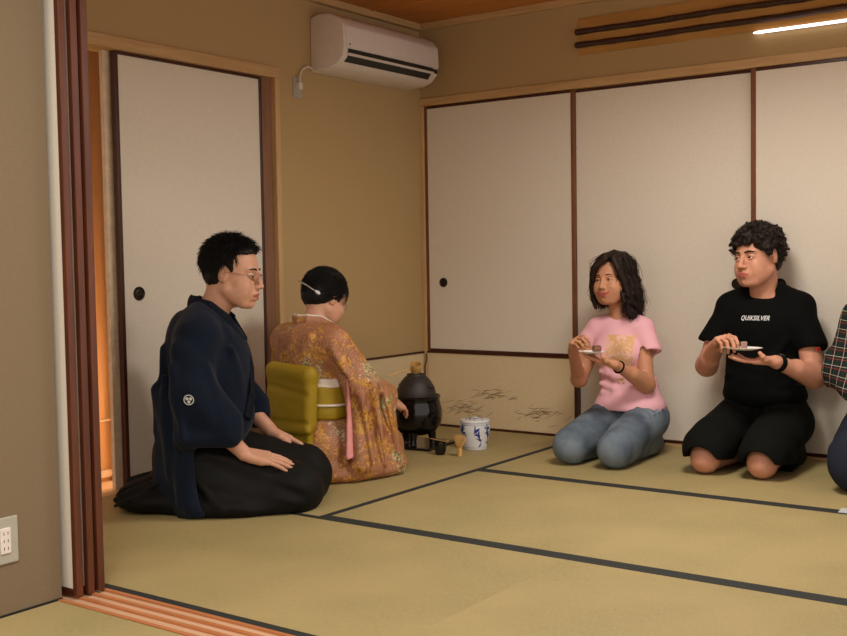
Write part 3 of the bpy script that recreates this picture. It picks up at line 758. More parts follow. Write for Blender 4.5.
def glasses(par, fr, rx=.02, rz=.013):
    g = MB()
    for s in (-1, 1):
        cx = .0995; ring = [fr.p((cx-.006*((y_)/rx)**2*0-.16*abs(s*.031+y_), s*.031+y_, z_-.001)) for y_, z_ in [(rx*math.cos(a), rz*math.sin(a)) for a in np.linspace(0, 2*PI, 25)]]
        g.tube(ring, .0011*fr.s, 6, cap=False)
        g.tube([fr.p((.0905, s*.051, .003)), fr.p((.06, s*.073, .004)), fr.p((0, s*.082, .006)), fr.p((-.012, s*.083, -.004)), fr.p((-.02, s*.082, -.018))], .0012*fr.s, 6)
    g.tube([fr.p((.0965, -.011, .002)), fr.p((.101, 0, .006)), fr.p((.0965, .011, .002))], .001*fr.s, 6)
    o = g.build('glasses', M['specs'], par, smooth=True)
    for s in (-1, 1):
        l = MB(); ring = [(y_, z_) for y_, z_ in [(rx*.98*math.cos(a), rz*.98*math.sin(a)) for a in np.linspace(0, 2*PI, 25)[:-1]]]
        f_ = [fr.p((.0995-.16*abs(s*.031+y_), s*.031+y_, z_-.001)) for y_, z_ in ring]; b_ = [fr.p((.0987-.16*abs(s*.031+y_), s*.031+y_, z_-.001)) for y_, z_ in ring]
        n_ = len(ring); l.add(f_+b_, [tuple(range(n_)), tuple(range(2*n_-1, n_-1, -1))]+[(i, (i+1) % n_, (i+1) % n_+n_, i+n_) for i in range(n_)])
        l.build('lens', M['lens'], o)
    return o

def person(body, loc, rz, label, group=None):
    body.location = (*loc, .0015); body.rotation_euler.z = math.radians(rz); tag(body, label, 'person', group); return body

def man_hakama():
    global EYE
    hf = Fr.ypr((.124, 0, .878), -13, 8, 0, 1.09)
    F = Field((-.3, -.36, 0), (.5, .36, 1.07), .0028)
    F.cap((-.01, 0, .3), (.03, 0, .62), .08, .09, .03, flat=((0, 1, 0), 1.35))
    F.cap((.03, -.12, .68), (.03, .12, .68), .045, .045, .04)
    neck(F, hf, (.025, 0, .70), .054)
    head(F, hf, mouth='open', nose=.92, jaw=.88)
    seiza_legs(F, (.02, .09, .18), ((.38, -.12, .06), (.4, .12, .06)), (.07, .055), (.045, .035))
    RW, LW = V(.17, -.2, .222), V(.235, .175, .25)
    limb(F, [(.03, -.16, .66), (-.01, -.24, .42), RW], [.05, .042, .027]); limb(F, [(.03, .16, .66), (.06, .24, .42), LW], [.05, .042, .027])
    hr = Fr.xz(RW, (.17, .04, -.046), (.25, -.35, 1), 1.06); hand(F, hr, 1, [(6, 8, 4), (5, 8, 4), (5, 8, 4), (8, 8, 4)], (2, 1, -1, -3), ((.05, .036, -.012), (.075, .04, -.016), (.095, .04, -.018)))
    hl = Fr.xz(LW, (.15, -.03, -.066), (.4, .3, 1), 1.04); hand(F, hl, -1, [(6, 8, 4), (5, 8, 4), (5, 8, 4), (8, 8, 4)], (2, 1, -1, -3), ((.05, .036, -.012), (.075, .04, -.016), (.095, .04, -.018)))
    o = F.mesh('person', [M['skin_a'], M['skin_a_lips']], None, lipfn(hf)); EYE = (0, -.15, 0); face_bits(o, hf, M['black_hair'], .0026)
    person(o, (.45, -2.07), 39, 'man with glasses kneeling in a navy kimono and black hakama, hands on his thighs')
    # kimono
    F = Field((-.34, -.40, 0), (.42, .40, .86), .004)
    F.cap((-.0, 0, .25), (.02, 0, .64), .125, .105, .03, flat=((0, 1, 0), 1.42))
    F.cap((.01, -.14, .655), (.01, .14, .655), .066, .066, .06)
    F.ell((.07, 0, .5), (.12, .165, .2), .05); F.ell((.06, 0, .34), (.13, .17, .12), .05)
    F.ell((-.07, 0, .58), (.07, .14, .16), .05)
    for s in (-1, 1):
        fx = .0 if s < 0 else .06
        F.cap((.0, s*.055, .735), (.0, s*.17, .655), .045, .06, .05)
        F.cap((.01, s*.16, .635), (-.01+fx, s*.245, .45), .068, .07, .05)
        F.cap((-.01+fx, s*.25, .45), (.10+fx, s*.225, .325), .07, .058, .03)
        F.quad((-.04+fx*.5, s*.22, .6), (-.04+fx, s*.27, .30), (.125+fx, s*.235, .30), (.13+fx, s*.225, .36), .03, .04)
        F.cap((-.035+fx, s*.275, .295), (.12+fx, s*.24, .29), .032, .032, .02)
    F.quad((-.15, -.1, .45), (-.15, -.12, .1), (-.02, -.26, .05), (-.03, -.23, .35), .02, .04)
    F.tri((-.15, -.12, .12), (-.06, -.23, .012), (.02, -.27, .02), .012, .03)
    F.quad((-.15, .1, .45), (-.15, .12, .12), (-.02, .24, .12), (-.03, .22, .35), .02, .04)
    # folds
    for a, b, r in [((.1, -.1, .66), (.17, -.02, .45), .012), ((.13, -.14, .6), (.15, -.08, .4), .012), ((-.01, -.24, .6), (.06, -.28, .36), .012), ((.05, -.25, .55), (.12, -.27, .3), .01), ((-.07, -.27, .55), (-.03, -.315, .3), .011), ((-.13, -.08, .6), (-.16, -.1, .3), .012), ((-.12, -.14, .5), (-.1, -.2, .15), .012), ((-.05, -.22, .3), (-.06, -.25, .05), .01)]:
        F.cap(a, b, r, r*.6, .03)
    for a, b in [((.02, -.345, .5), (.1, -.33, .34)), ((-.03, -.34, .48), (.0, -.345, .34)), ((.15, -.2, .5), (.22, -.1, .4)), ((-.11, -.25, .5), (-.1, -.27, .2))]:
        F.cap(a, b, .012, .008, .03, 'sub')
    # sleeve openings, neck opening
    F.cap(RW-V(.02, -.01, -.03), RW+V(.06, .02, -.05), .042, .05, .008, 'sub'); F.cap(LW-V(.02, 0, -.03), LW+V(.06, -.02, -.05), .042, .05, .008, 'sub')
    F.cap((.02, 0, .72), (.075, 0, .86), .06, .08, .01, 'sub')
    F.tri((.06, -.04, .78), (.06, .04, .78), (.26, .0, .60), .03, .015, 'sub')
    F.wrinkle(.0045, 9, 3, (1, 1, .5)); F.below(0)
    F.mesh('kimono', M['navy'], o)
    surf = BVHTree.FromPolygons([Vector(v) for v in F.V], [tuple(q) for q in F.F])
    # collar bands
    F = Field((-.1, -.16, .3), (.3, .16, .86), .0035)
    Lp = [(-.042, 0, .775), (-.02, .055, .77), (.04, .082, .755), (.105, .07, .70), (.155, .035, .62), (.185, -.015, .52), (.19, -.06, .42), (.175, -.09, .34)]
    Rp = [(-.042, 0, .775), (-.02, -.055, .77), (.04, -.082, .755), (.105, -.07, .70), (.15, -.03, .62), (.175, .02, .53), (.17, .06, .42)]
    for P_ in (Rp, Lp):
        P_ = [np.array(p) for p in P_]
        for i in range(len(P_)-1):
            tdir = nrm(P_[i+1]-P_[i]); outw = nrm(P_[i]-np.array((.03, 0, P_[i][2]-.02))); wv = np.cross(tdir, outw)
            F.cap(P_[i], P_[i+1], .0085, .0085, .004, flat=(wv, 2.9))
    F.mesh('collar', M['navy_dark'], o)
    # crest
    d_, nn_, _, _ = surf.ray_cast(Vector((-.005, -.6, .44)), Vector((0, 1, 0)))
    if d_:
        fr = Fr.xz(np.array(d_)+np.array(nn_)*.0012, np.cross((0, 0, 1), np.array(nn_)), nn_)
        b = MB(); n_ = 28
        def disc(cx, cy, r, h, r1=None):
            b.add([fr.p((cx+r*math.cos(a), cy+r*math.sin(a), h)) for a in np.linspace(0, 2*PI, n_, endpoint=False)], [tuple(range(n_))])
        def annul(r0, r1, h): b.add([fr.p((r*math.cos(a), r*math.sin(a), h)) for r in (r0, r1) for a in np.linspace(0, 2*PI, n_, endpoint=False)], [(i, (i+1) % n_, n_+(i+1) % n_, n_+i) for i in range(n_)])
        annul(.0155, .019, 0.002)
        for k in range(3):
            a = k*2*PI/3+.5; disc(.0075*math.cos(a), .0075*math.sin(a), .0058, .002)
        b.build('crest', M['crest'], o)
    # hakama
    F = Field((-.42, -.36, 0), (.52, .36, .42), .0042)
    F.ell((-.05, 0, .18), (.15, .19, .17), .05)
    for s, kx in ((-1, .345), (1, .37)):
        dz = -.028 if s < 0 else 0
        F.cap((.0, s*.11, .18+dz*.5), (kx-.01, s*.125, .098+dz), .12, .096, .05)
        F.ell((kx, s*.125, .07), (.105, .12, .105+dz*.8), .05)
    F.ell((.12, 0, .03), (.33, .28, .085), .05)
    F.cap((.1, 0, .15), (.32, 0, .10), .08, .07, .06)
    F.ell((-.18, -.02, .05), (.13, .2, .06), .05); F.ell((-.25, -.03, .04), (.08, .15, .04), .04); F.ell((-.26, .06, .03), (.08, .1, .035), .03)
    r = random.Random(4)
    for i in range(9):
        t = i/8; y = -.2+.16*t
        F.cap((-.08+.1*t, -.19-.02*t, .22), (.1+.26*t, -.27+.12*t, .03+.1*t), .012, .016, .02)
    for i in range(10):
        t = i/9; F.cap((-.14, -.15+.3*t, .12), (-.29-.03*r.random(), -.18+.32*t+r.uniform(-.04, .04), .03+.04*r.random()), .012, .008+.008*r.random(), .012)
    for i in range(6):
        t = i/5; F.cap((-.16, -.13+.3*t, .12), (-.34, -.18+.36*t, .05), .008, .016, .015, 'sub')
    for a, b_ in [((.12, -.1, .33), (.4, -.06, .2)), ((.1, .02, .3), (.36, .02, .19)), ((.05, -.24, .2), (.4, -.25, .06)), ((0, -.27, .12), (.32, -.28, .03))]:
        F.cap(a, b_, .02, .012, .03, 'sub')
    F.wrinkle(.006, 8, 5, (1, 1, 1)); F.below(.0)
    F.mesh('hakama', M['hakama'], o)
    # obi waistband edge and white inner collar hint
    # hair
    F = Field((-.02, -.14, .76), (.27, .14, 1.05), .003)
    F.ell((-.016, 0, .043), (.101, .083, .09), .01, fr=hf); F.ell((-.045, 0, -.012), (.058, .07, .055), .02, fr=hf)
    F.rbox((.09, 0, -.022), (.06, .12, .1), .03, .012, 'sub', hf, np.array(Matrix.Rotation(-.15, 3, 'Y')))
    F.ell((-.004, .09, -.012), (.026, .03, .042), .008, 'sub', hf); F.ell((-.004, -.09, -.012), (.026, .03, .042), .008, 'sub', hf)
    F.rbox((0, 0, -.1), (.2, .2, .045), .01, .01, 'sub', hf)
    F.wrinkle(.003, 60, 8)
    hcap = F.mesh('hair', M['black_hair'], o)
    def mk_(p):
        if p[0] > .03: return p[2] > .098
        if p[0] > .0: return p[2] > .045
        if p[0] > -.03: return p[2] > .034
        return p[2] > -.045
    st = combed(hf, 4600, .03, .5, (.1, .083, .09), mask=mk_, wob=.5, c0=(-.016, 0, .043))
    join_objs(hcap, [tri_strands('h', st, .0012, M['black_hair'], None)])
    glasses(o, hf)
    return o

# ---- 2: woman in gold kimono, seen from behind
m = NM('gold_flowered_kimono_silk', .55, .3)
v1 = m.coord(); big = m.noise(13, 3, .6, v1, .8); lf = m.voro(34, m.coord((1, 1, 1)), 'F1'); fl = m.noise(55, 4, .65, v1, 1.2)
c = m.ramp(m.noise(7, 2, .5, v1), [(.35, srgb(142, 88, 56)), (.65, srgb(164, 112, 82))])
dots = m.voro(150, None, 'F1', .25)
dotm = m.ramp(dots, [(.22, (1, 1, 1)), (.30, (0, 0, 0))])
c = m.mix(m.mix(1.0, dotm, (.55, .55, .55, 1), 'MULTIPLY'), c, srgb(214, 182, 150))
gmask = m.ramp(m.math('ADD', m.math('MULTIPLY', big, .65), m.math('MULTIPLY', fl, .35)), [(.50, (0, 0, 0)), (.54, (1, 1, 1))])
gcol = m.ramp(fl, [(.38, srgb(110, 60, 26)), (.47, srgb(176, 120, 48)), (.6, srgb(200, 150, 76))])
c = m.mix(gmask, c, gcol)
sage = m.ramp(m.math('ADD', m.math('MULTIPLY', m.noise(6, 2, .5, m.coord((1, 1, 1), loc=(3, 1, 2))), .7), m.math('MULTIPLY', m.noise(60, 3, .7), .3)), [(.56, (0, 0, 0)), (.59, (1, 1, 1))])
c = m.mix(sage, c, m.ramp(m.noise(90, 3), [(.4, srgb(112, 96, 60)), (.6, srgb(196, 182, 140))]))
m.base(c); m.bump(fl, .15, .001); M['kim'] = m.m
m = NM('mustard_obi_brocade', .6, .3); f = m.noise(1, 2, .5, m.coord((250, 250, 700)))
m.base(m.ramp(f, [(.3, srgb(132, 106, 14)), (.7, srgb(166, 138, 26))])); m.bump(f, .35, .001); M['obi'] = m.m
M['white_silk'] = simple('white_silk', srgb(214, 200, 184), .6, .06)
M['pink_silk'] = simple('pink_lining_silk', srgb(214, 140, 134), .6, .08)
M['tabi'] = simple('white_tabi_cotton', srgb(196, 196, 206), .8, .04)
def woman_kimono():
    global EYE
    hf = Fr.ypr((.10, .01, .755), -8, 26, 0, .97)
    F = Field((-.28, -.45, 0), (.55, .34, .93), .0028)
    F.cap((0, 0, .25), (.0, 0, .55), .07, .075, .03, flat=((0, 1, 0), 1.3)); F.cap((.0, -.1, .6), (.0, .1, .6), .035, .035, .04)
    neck(F, hf, (.0, .0, .62), .047); head(F, hf, female=True)
    seiza_legs(F, (.0, .08, .15), ((.36, -.08, .055), (.36, .08, .055)), (.06, .05), (.04, .03), foot=False)
    RW, LW = V(.33, -.155, .29), V(.30, .17, .29)
    limb(F, [(.0, -.14, .57), (.08, -.25, .38), RW], [.04, .036, .023]); limb(F, [(.0, .14, .57), (.08, .22, .36), LW], [.04, .036, .023])
    hr = Fr.xz(RW, (.1, .01, -.03), (.2, -.6, 1), .9); hand(F, hr, 1, [18, 18, 20, 22])
    hl = Fr.xz(LW, (.1, -.02, -.03), (.2, .6, 1), .9); hand(F, hl, -1, [25, 25, 25, 25])
    o = F.mesh('person', [M['skin_a'], M['skin_a_lips']], None, lipfn(hf)); EYE = (0, 0, -.3); face_bits(o, hf, M['black_hair'], .0018)
    person(o, (.423, -1.42), 84, 'woman in a gold flowered kimono and mustard obi kneeling with her back to us')
    F = Field((-.3, -.46, 0), (.52, .42, .8), .004)
    F.cap((-.0, 0, .2), (-.01, 0, .54), .125, .1, .03, flat=((0, 1, 0), 1.35))
    F.cap((-.01, -.135, .585), (-.01, .135, .585), .062, .062, .05)
    F.ell((-.03, 0, .55), (.085, .16, .12), .05)
    F.ell((.0, 0, .12), (.2, .23, .15), .05)
    for s in (-1, 1):
        F.cap((.0, s*.1, .14), (.34, s*.09, .09), .11, .09, .05)
    F.ell((.12, -.06, .03), (.31, .26, .06), .04); F.ell((.02, -.02, .05), (.2, .23, .07), .04)
    for s in (-1, 1):
        F.cap((.0, s*.15, .57), (.06, s*.235, .4), .068, .07, .04)
        F.cap((.06, s*.235, .4), (.26, s*.18, .33), .068, .055, .03)
        F.quad((.02, s*.25, .42), (-.02, s*.31, .07), (.22, s*.29, .035), (.26, s*.2, .33), .022, .04)
        F.quad((.02, s*.21, .42), (-.02, s*.27, .07), (.22, s*.26, .035), (.26, s*.17, .33), .022, .04)
    for a, b_, r_ in [((-.1, -.1, .6), (-.11, -.02, .45), .012), ((-.06, -.2, .55), (.03, -.3, .3), .014), ((.06, -.31, .4), (.1, -.34, .06), .014), ((.14, -.3, .36), (.2, -.33, .05), .012), ((0, -.3, .36), (.02, -.345, .08), .012), ((-.12, -.15, .2), (.1, -.25, .05), .015), ((-.1, .08, .6), (-.11, .05, .45), .01)]:
        F.cap(a, b_, r_, r_*.7, .025)
    F.cap((-.02, -.225, .44), (-.05, -.25, .1), .012, .024, .02, 'sub'); F.cap((.09, -.36, .4), (.06, -.37, .1), .014, .02, .03, 'sub')
    F.cap(RW-V(.03, 0, -.01), RW+V(.06, 0, -.02), .036, .045, .008, 'sub')
    F.cap((.0, 0, .66), (.06, 0, .76), .05, .07, .01, 'sub')
    F.wrinkle(.005, 9, 13, (1, 1, .6)); F.below(0)
    F.mesh('kimono', M['kim'], o)
    # collar standing away from the nape, white inner collar
    for nm, mt_, dz, dr, w_ in (('collar', M['kim'], 0, 0, 3.0), ('inner_collar', M['white_silk'], .006, -.004, 3.0)):
        F = Field((-.14, -.14, .5), (.22, .14, .76), .003)
        P_ = [(-.075+.0, 0, .668), (-.06, .042, .67), (-.01, .07, .665), (.06, .066, .635), (.11, .04, .56), (.13, .0, .5)]
        for s in (-1, 1):
            Q = [np.array((p[0]*(1 if p[0] > 0 else 1)+(-dr if p[0] < 0 else dr), s*(p[1]+(dr if p[1] else 0)), p[2]+dz)) for p in P_]
            for i in range(len(Q)-1):
                td = nrm(Q[i+1]-Q[i]); ow = nrm(Q[i]-np.array((.04, 0, Q[i][2]))); wv = np.cross(td, ow); F.cap(Q[i], Q[i+1], .007, .007, .004, flat=(wv, w_))
        F.mesh(nm, mt_, o)
    # obi
    F = Field((-.24, -.24, .1), (.2, .24, .52), .0035)
    F.cap((0, 0, .285), (0, 0, .375), .135, .13, .0, flat=((0, 1, 0), 1.36))
    F.half((0, 0, .395), (0, 0, 1), .01); F.half((0, 0, .255), (0, 0, -1), .01)
    F.wrinkle(.002, 14, 4)
    ob = F.mesh('obi', M['obi'], o)
    F = Field((-.3, -.24, .04), (-.04, .22, .54), .0035)
    tl = np.array(Matrix.Rotation(.06, 3, 'Y'))
    F.rbox((-.145, -.03, .34), (.034, .14, .12), .03, .01, R=tl)
    F.cap((-.145, -.14, .452), (-.145, .08, .462), .034, .034, .02)
    F.rbox((-.155, -.03, .19), (.018, .13, .11), .013, .02, R=tl)
    F.cap((-.19, -.18, .255), (-.19, .13, .25), .01, .008, .012, 'sub'); F.cap((-.175, -.16, .225), (-.175, .1, .21), .014, .01, .02); F.cap((-.185, -.16, .37), (-.185, .1, .4), .008, .012, .02, 'sub')
    F.wrinkle(.0035, 11, 9)
    F.mesh('obi_knot', M['obi'], ob)
    F = Field((-.16, -.22, .3), (.18, .22, .46), .0035)
    F.cap((0, 0, .395), (0, 0, .41), .128, .122, .0, flat=((0, 1, 0), 1.36)); F.half((0, 0, .425), (0, 0, 1), .01); F.half((0, 0, .39), (0, 0, -1), .006); F.wrinkle(.004, 25, 2)
    F.mesh('obi_scarf', M['white_silk'], o)
    b = MB(); b.tube([(.137*math.cos(a), .137*1.36*math.sin(a), .322+.006*math.sin(a)) for a in np.linspace(0, 2*PI, 48)], .0055, 8, cap=False); b.build('obi_cord', M['white_silk'], o, smooth=True)
    F = Field((-.1, -.34, .08), (.1, -.16, .46), .0032)
    F.quad((-.0, -.225, .42), (.015, -.215, .43), (-.01, -.285, .12), (-.06, -.275, .11), .008, .01); F.wrinkle(.002, 20, 3)
    F.mesh('sleeve_lining', M['pink_silk'], o)
    F = Field((-.3, -.3, 0), (.1, .2, .1), .003)
    for s in (-1, 1):
        F.cap((.0, s*.1, .038), (-.16, s*.08-.02, .03), .036, .03, .015); F.ell((-.2, s*.07-.02, .024), (.045, .036, .024), .01)
    F.below(0); F.mesh('tabi_socks', M['tabi'], o)
    F = Field((-.06, -.14, .66), (.25, .15, .93), .003)
    F.ell((-.018, 0, .038), (.105, .089, .094), .01, fr=hf); F.ell((-.065, 0, -.005), (.055, .07, .06), .03, fr=hf); F.ell((-.02, 0, .09), (.07, .065, .045), .03, fr=hf)
    F.rbox((.095, 0, -.035), (.06, .12, .095), .03, .012, 'sub', hf)
    for s in (-1, 1): F.ell((.002, s*.09, -.02), (.026, .03, .035), .008, 'sub', hf)
    F.rbox((0, 0, -.105), (.2, .2, .04), .01, .01, 'sub', hf); F.wrinkle(.002, 60, 9)
    h = F.mesh('hair', M['black_hair'], o)
    def mk_(p): return (p[0] < .04 or p[2] > .06) and p[2] > -.05 and not (abs(p[1]) > .06 and p[2] < .01 and p[0] > -.03)
    st = combed(hf, 1800, .1, .03, (.106, .09, .095), crown=(.06, 0, .12), mask=mk_, wob=.1, c0=(-.018, 0, .038), pull=(-1, 0, -.3))
    join_objs(h, [tri_strands('h', st, .0011, M['black_hair'], None)])
    b = MB(); b.tube([hf.p((-.098, .095, .04)), hf.p((-.139, .04, .024)), hf.p((-.142, -.03, .006)), hf.p((-.108, -.078, -.012))], [.003, .0035, .0035, .003], 8); hp = b.build('hairpin', M['silver'], o, smooth=True)
    b = MB(); b.tube([hf.p((-.113, -.074, -.01)), hf.p((-.104, -.083, -.014)), hf.p((-.096, -.09, -.018))], [.004, .0085, .005], 12); b.build('pin_bead', M['porcelain'], hp, smooth=True)
    glasses(o, hf, .018, .013)
    return o
# ---- guests
m = NM('pink_jersey', .8, .2); p_ = m.coord(); X_, Y_, Z_ = m.sep(p_)
def boxmask(m, X, Y, Z, y0, y1, z0, z1):
    a = m.math('MULTIPLY', m.math('GREATER_THAN', Y, y0), m.math('LESS_THAN', Y, y1))
    b = m.math('MULTIPLY', m.math('GREATER_THAN', Z, z0), m.math('LESS_THAN', Z, z1))
    return m.math('MULTIPLY', m.math('MULTIPLY', a, b), m.math('GREATER_THAN', X, .03))
k1 = m.ramp(m.noise(38, 4, .7, p_, 1.5), [(.44, (0, 0, 0)), (.5, (1, 1, 1))])
fm = m.math('MULTIPLY', boxmask(m, X_, Y_, Z_, -.058, .072, .405, .56), k1)
c = m.mix(boxmask(m, X_, Y_, Z_, -.058, .072, .405, .56), srgb(228, 172, 180), srgb(228, 182, 168))
c = m.mix(fm, c, srgb(214, 166, 118))
fl2 = m.math('MULTIPLY', boxmask(m, X_, Y_, Z_, -.005, .028, .335, .362), m.ramp(m.voro(60, p_), [(.45, (1, 1, 1)), (.55, (0, 0, 0))]))
c = m.mix(fl2, c, srgb(190, 140, 70)); m.base(c); m.bump(m.noise(700, 2), .15, .001); M['pink'] = m.m
m = NM('blue_grey_denim', .85, .2); f = m.noise(1, 2, .5, m.coord((900, 500, 500))); g = m.noise(7, 3)
c = m.ramp(g, [(.38, srgb(58, 70, 84)), (.62, srgb(118, 130, 140))]); m.base(m.mix(.35, c, m.ramp(f, [(.3, srgb(60, 70, 84)), (.7, srgb(132, 142, 150))]))); m.bump(f, .3, .001); M['denim'] = m.m
m = NM('dark_denim', .85, .2); f = m.noise(600, 2); m.base(m.ramp(f, [(.3, srgb(22, 26, 38)), (.7, srgb(38, 44, 58))])); m.bump(f, .3, .001); M['denim_dark'] = m.m
M['black_jersey'] = simple('black_jersey', srgb(7, 8, 7), .9, .2, 300, .15, 700, spec=.12)
M['black_shorts'] = simple('black_cotton_shorts', srgb(14, 15, 12), .9, .25, 200, .2, 600, spec=.12)
M['logo'] = simple('white_print', srgb(224, 224, 224), .7, .02)
M['red'] = simple('red_tag', srgb(190, 30, 30), .6)
M['dark_sock'] = simple('dark_socks', srgb(30, 32, 40), .9, .2)
M['plate'] = simple('white_paper_plate', srgb(232, 226, 220), .5, .03)
m = NM('brown_cake', .8, .2); m.base(m.ramp(m.noise(120, 3), [(.35, srgb(104, 66, 50)), (.65, srgb(142, 100, 80))])); M['cake'] = m.m
M['cake_end'] = simple('pale_cake_cut_face', srgb(150, 116, 104), .7)
m = NM('plaid_flannel', .85, .2); X_, Y_, Z_ = m.sep(m.coord((1, 1, 1), rot=(.12, .0, 0)))
def stripe(ax, sc, w, ph=0): return m.math('LESS_THAN', m.math('FRACT', m.math('ADD', m.math('MULTIPLY', ax, sc), ph)), w)
c = m.mix(m.math('MULTIPLY', stripe(Z_, 27, .45), .6), srgb(22, 26, 32), srgb(54, 24, 26))
c = m.mix(m.math('MULTIPLY', stripe(Y_, 27, .45, .3), .6), c, srgb(18, 48, 38))
c = m.mix(m.math('MULTIPLY', stripe(Z_, 27, .075, .5), .6), c, srgb(190, 176, 156)); c = m.mix(m.math('MULTIPLY', stripe(Y_, 27, .075, .6), .6), c, srgb(190, 176, 156))
c = m.mix(m.math('MULTIPLY', stripe(Z_, 27, .06, .8), .7), c, srgb(150, 60, 50)); m.base(c); m.bump(m.noise(500, 2), .2, .001); M['plaid'] = m.m

def curl_strands(name, fr, roots, n, r0, rad, turns, length, mat, drop=.2, c0=(-.014, 0, .04)):
    out = []
    for i in range(n):
        p = roots(); d = nrm(p-np.array(c0)); t1 = nrm(np.cross(d, rng.normal(size=3))); t2 = np.cross(d, t1); ph = rng.uniform(0, 6.28); tr = turns*rng.uniform(.6, 1.3); L = length*rng.uniform(.6, 1.3); rr_ = rad*rng.uniform(.6, 1.3)
        pts = []
        for u in np.linspace(0, 1, 12):
            a = ph+tr*2*PI*u; pts.append(fr.p(p+d*L*u*.8+rr_*(math.cos(a)*t1+math.sin(a)*t2)*min(1, u*3+.2)+np.array((0, 0, -drop*L*u*u))))
        out.append(pts)
    return tri_strands(name, out, r0, mat, None)

def woman_pink():
    global EYE
    hf = Fr.ypr((.035, -.055, .815), -8, 2, 3, .97)
    F = Field((-.26, -.34, 0), (.5, .28, .96), .0027)
    F.cap((-.02, .02, .2), (.0, -.03, .52), .06, .065, .03, flat=((0, 1, 0), 1.3)); F.cap((.0, -.13, .6), (.0, .07, .6), .035, .035, .04)
    neck(F, hf, (.0, -.035, .635), .043); F.cap((.0, -.09, .605), (.0, .02, .605), .03, .03, .035); head(F, hf, True, mouth='smile', nose=.95, jaw=.92)
    RW, LW = V(.255, -.155, .497), V(.295, .07, .443)
    limb(F, [(.0, -.14, .57), (.075, -.212, .345), RW], [.04, .035, .0215]); F.cap((.03, -.19, .48), (.06, -.2, .4), .041, .039, .02)
    limb(F, [(.0, .075, .57), (.075, .125, .335), LW], [.04, .036, .0215]); F.cap((.1, .12, .35), (.18, .105, .395), .035, .03, .02)
    hr = Fr.xz(RW, (.45, .35, .55), (-.1, -.75, .4), .86); hand(F, hr, 1, [(40, 50, 30), (48, 55, 30), (55, 60, 30), (62, 60, 30)], (2, 0, -2, -4), ((.05, .042, -.022), (.072, .036, -.04), (.088, .026, -.05)))
    hl = Fr.xz(LW, (.22, -.85, .2), (.1, -.1, -1), .86); hand(F, hl, -1, [(6, 12, 10), (8, 14, 12), (12, 18, 14), (20, 22, 16)], (4, 1, -3, -7), ((.045, .048, -.01), (.06, .06, -.024), (.072, .064, -.036)))
    o = F.mesh('person', [M['skin_b'], M['skin_b_lips']], None, lipfn(hf, 1)); EYE = (0, -.25, 0); face_bits(o, hf, M['brown_black_hair'], .0016)
    person(o, (1.36, -.27), 272, 'woman in a pink printed t-shirt and blue jeans kneeling with a small white plate')
    F = Field((-.2, -.32, .14), (.2, .28, .68), .0036)
    F.cap((-.005, .015, .23), (-.01, .01, .3), .122, .1, .03, flat=((0, 1, 0), 1.3)); F.cap((-.01, .01, .3), (-.0, -.025, .5), .097, .106, .05, flat=((0, 1, 0), 1.22))
    F.cap((-.0, -.06, .622), (-.0, -.14, .587), .036, .046, .03); F.cap((-.0, -.01, .622), (-.0, .075, .587), .036, .046, .03); F.cap((-.01, -.12, .575), (-.01, .055, .575), .056, .056, .05); F.ell((-.03, -.03, .5), (.075, .14, .13), .05)
    for s in (-1, 1): F.ell((.065, -.025+s*.06, .475), (.055, .058, .058), .035)
    F.cap((.0, -.15, .578), (.035, -.192, .51), .05, .052, .02); F.cap((.0, .085, .578), (.035, .128, .49), .05, .052, .02)
    for k, (y0, z0, y1, z1) in enumerate([(-.1, .33, .06, .30), (-.09, .29, .1, .27), (-.1, .385, .05, .36)]): F.chain([(.075, y0, z0), (.092, (y0+y1)/2, (z0+z1)/2-.006), (.075, y1, z1)], [.01, .014, .01], .022)
    for k in range(3): F.chain([(.04, -.13+.01*k, .54-.05*k), (.085, -.06, .48-.045*k)], [.01, .008], .02)
    F.half((.05, -.23, .50), (.35, -.35, -1), .004, lo=(-.2, -.32, .4), hi=(.2, -.162, .62)); F.half((.05, .16, .49), (.35, .35, -1), .004, lo=(-.2, .118, .38), hi=(.2, .28, .62))
    F.cap((.04, -.19, .50), (.07, -.212, .40), .042, .046, .005, 'sub'); F.cap((.04, .115, .48), (.07, .128, .39), .042, .046, .005, 'sub')
    F.cap((.005, -.035, .675), (.07, -.035, .72), .055, .08, .008, 'sub')
    F.wrinkle(.004, 11, 21, (1, 1, 1)); F.ell((.01, .015, .225), (.135, .165, .07), .03); F.half((0, 0, .2), (.1, 0, -1), .006)
    F.mesh('t_shirt', M['pink'], o)
    F = Field((-.26, -.28, 0), (.5, .3, .34), .0036)
    F.ell((-.05, .02, .175), (.135, .16, .1), .04); F.ell((-.02, .015, .22), (.11, .145, .06), .04)
    for s, ky in ((-1, -.115), (1, .1)):
        F.cap((0, .015+s*.085, .165), (.36, ky, .09), .096, .08, .02); F.ell((.372, ky, .078), (.08, .078, .08), .02)
        F.cap((.34, ky, .055), (-.05, .02+s*.085, .05), .058, .05, .02)
    for (a, b) in (((.02, .03, .28), (.28, 0, .17)), ((.3, 0, .12), (.42, .0, .07))): F.cap(a, b, .012, .012, .03, 'sub')
    for s, ky in ((-1, -.105), (1, .105)):
        for q in range(4): F.cap((-.0+.035*q, .03+s*.02, .275-.006*q), (.03+.04*q, .03+s*.16, .22-.01*q), .006, .003, .015)
    F.wrinkle(.0045, 10, 31); F.below(0)
    j = F.mesh('jeans', M['denim'], o)
    F = Field((-.3, -.16, 0), (.1, .2, .12), .003)
    for s in (-1, 1): F.cap((.0, .02+s*.085, .04), (-.13, .02+s*.06, .032), .036, .032, .015); F.ell((-.17, .02+s*.055, .026), (.045, .036, .026), .01)
    F.below(0); F.mesh('socks', M['dark_sock'], o)
    b = MB(); wv = nrm(LW-V(.075, .125, .335)); cen = LW-wv*.028; n1 = nrm(np.cross(wv, (0, 0, 1))); n2 = np.cross(wv, n1)
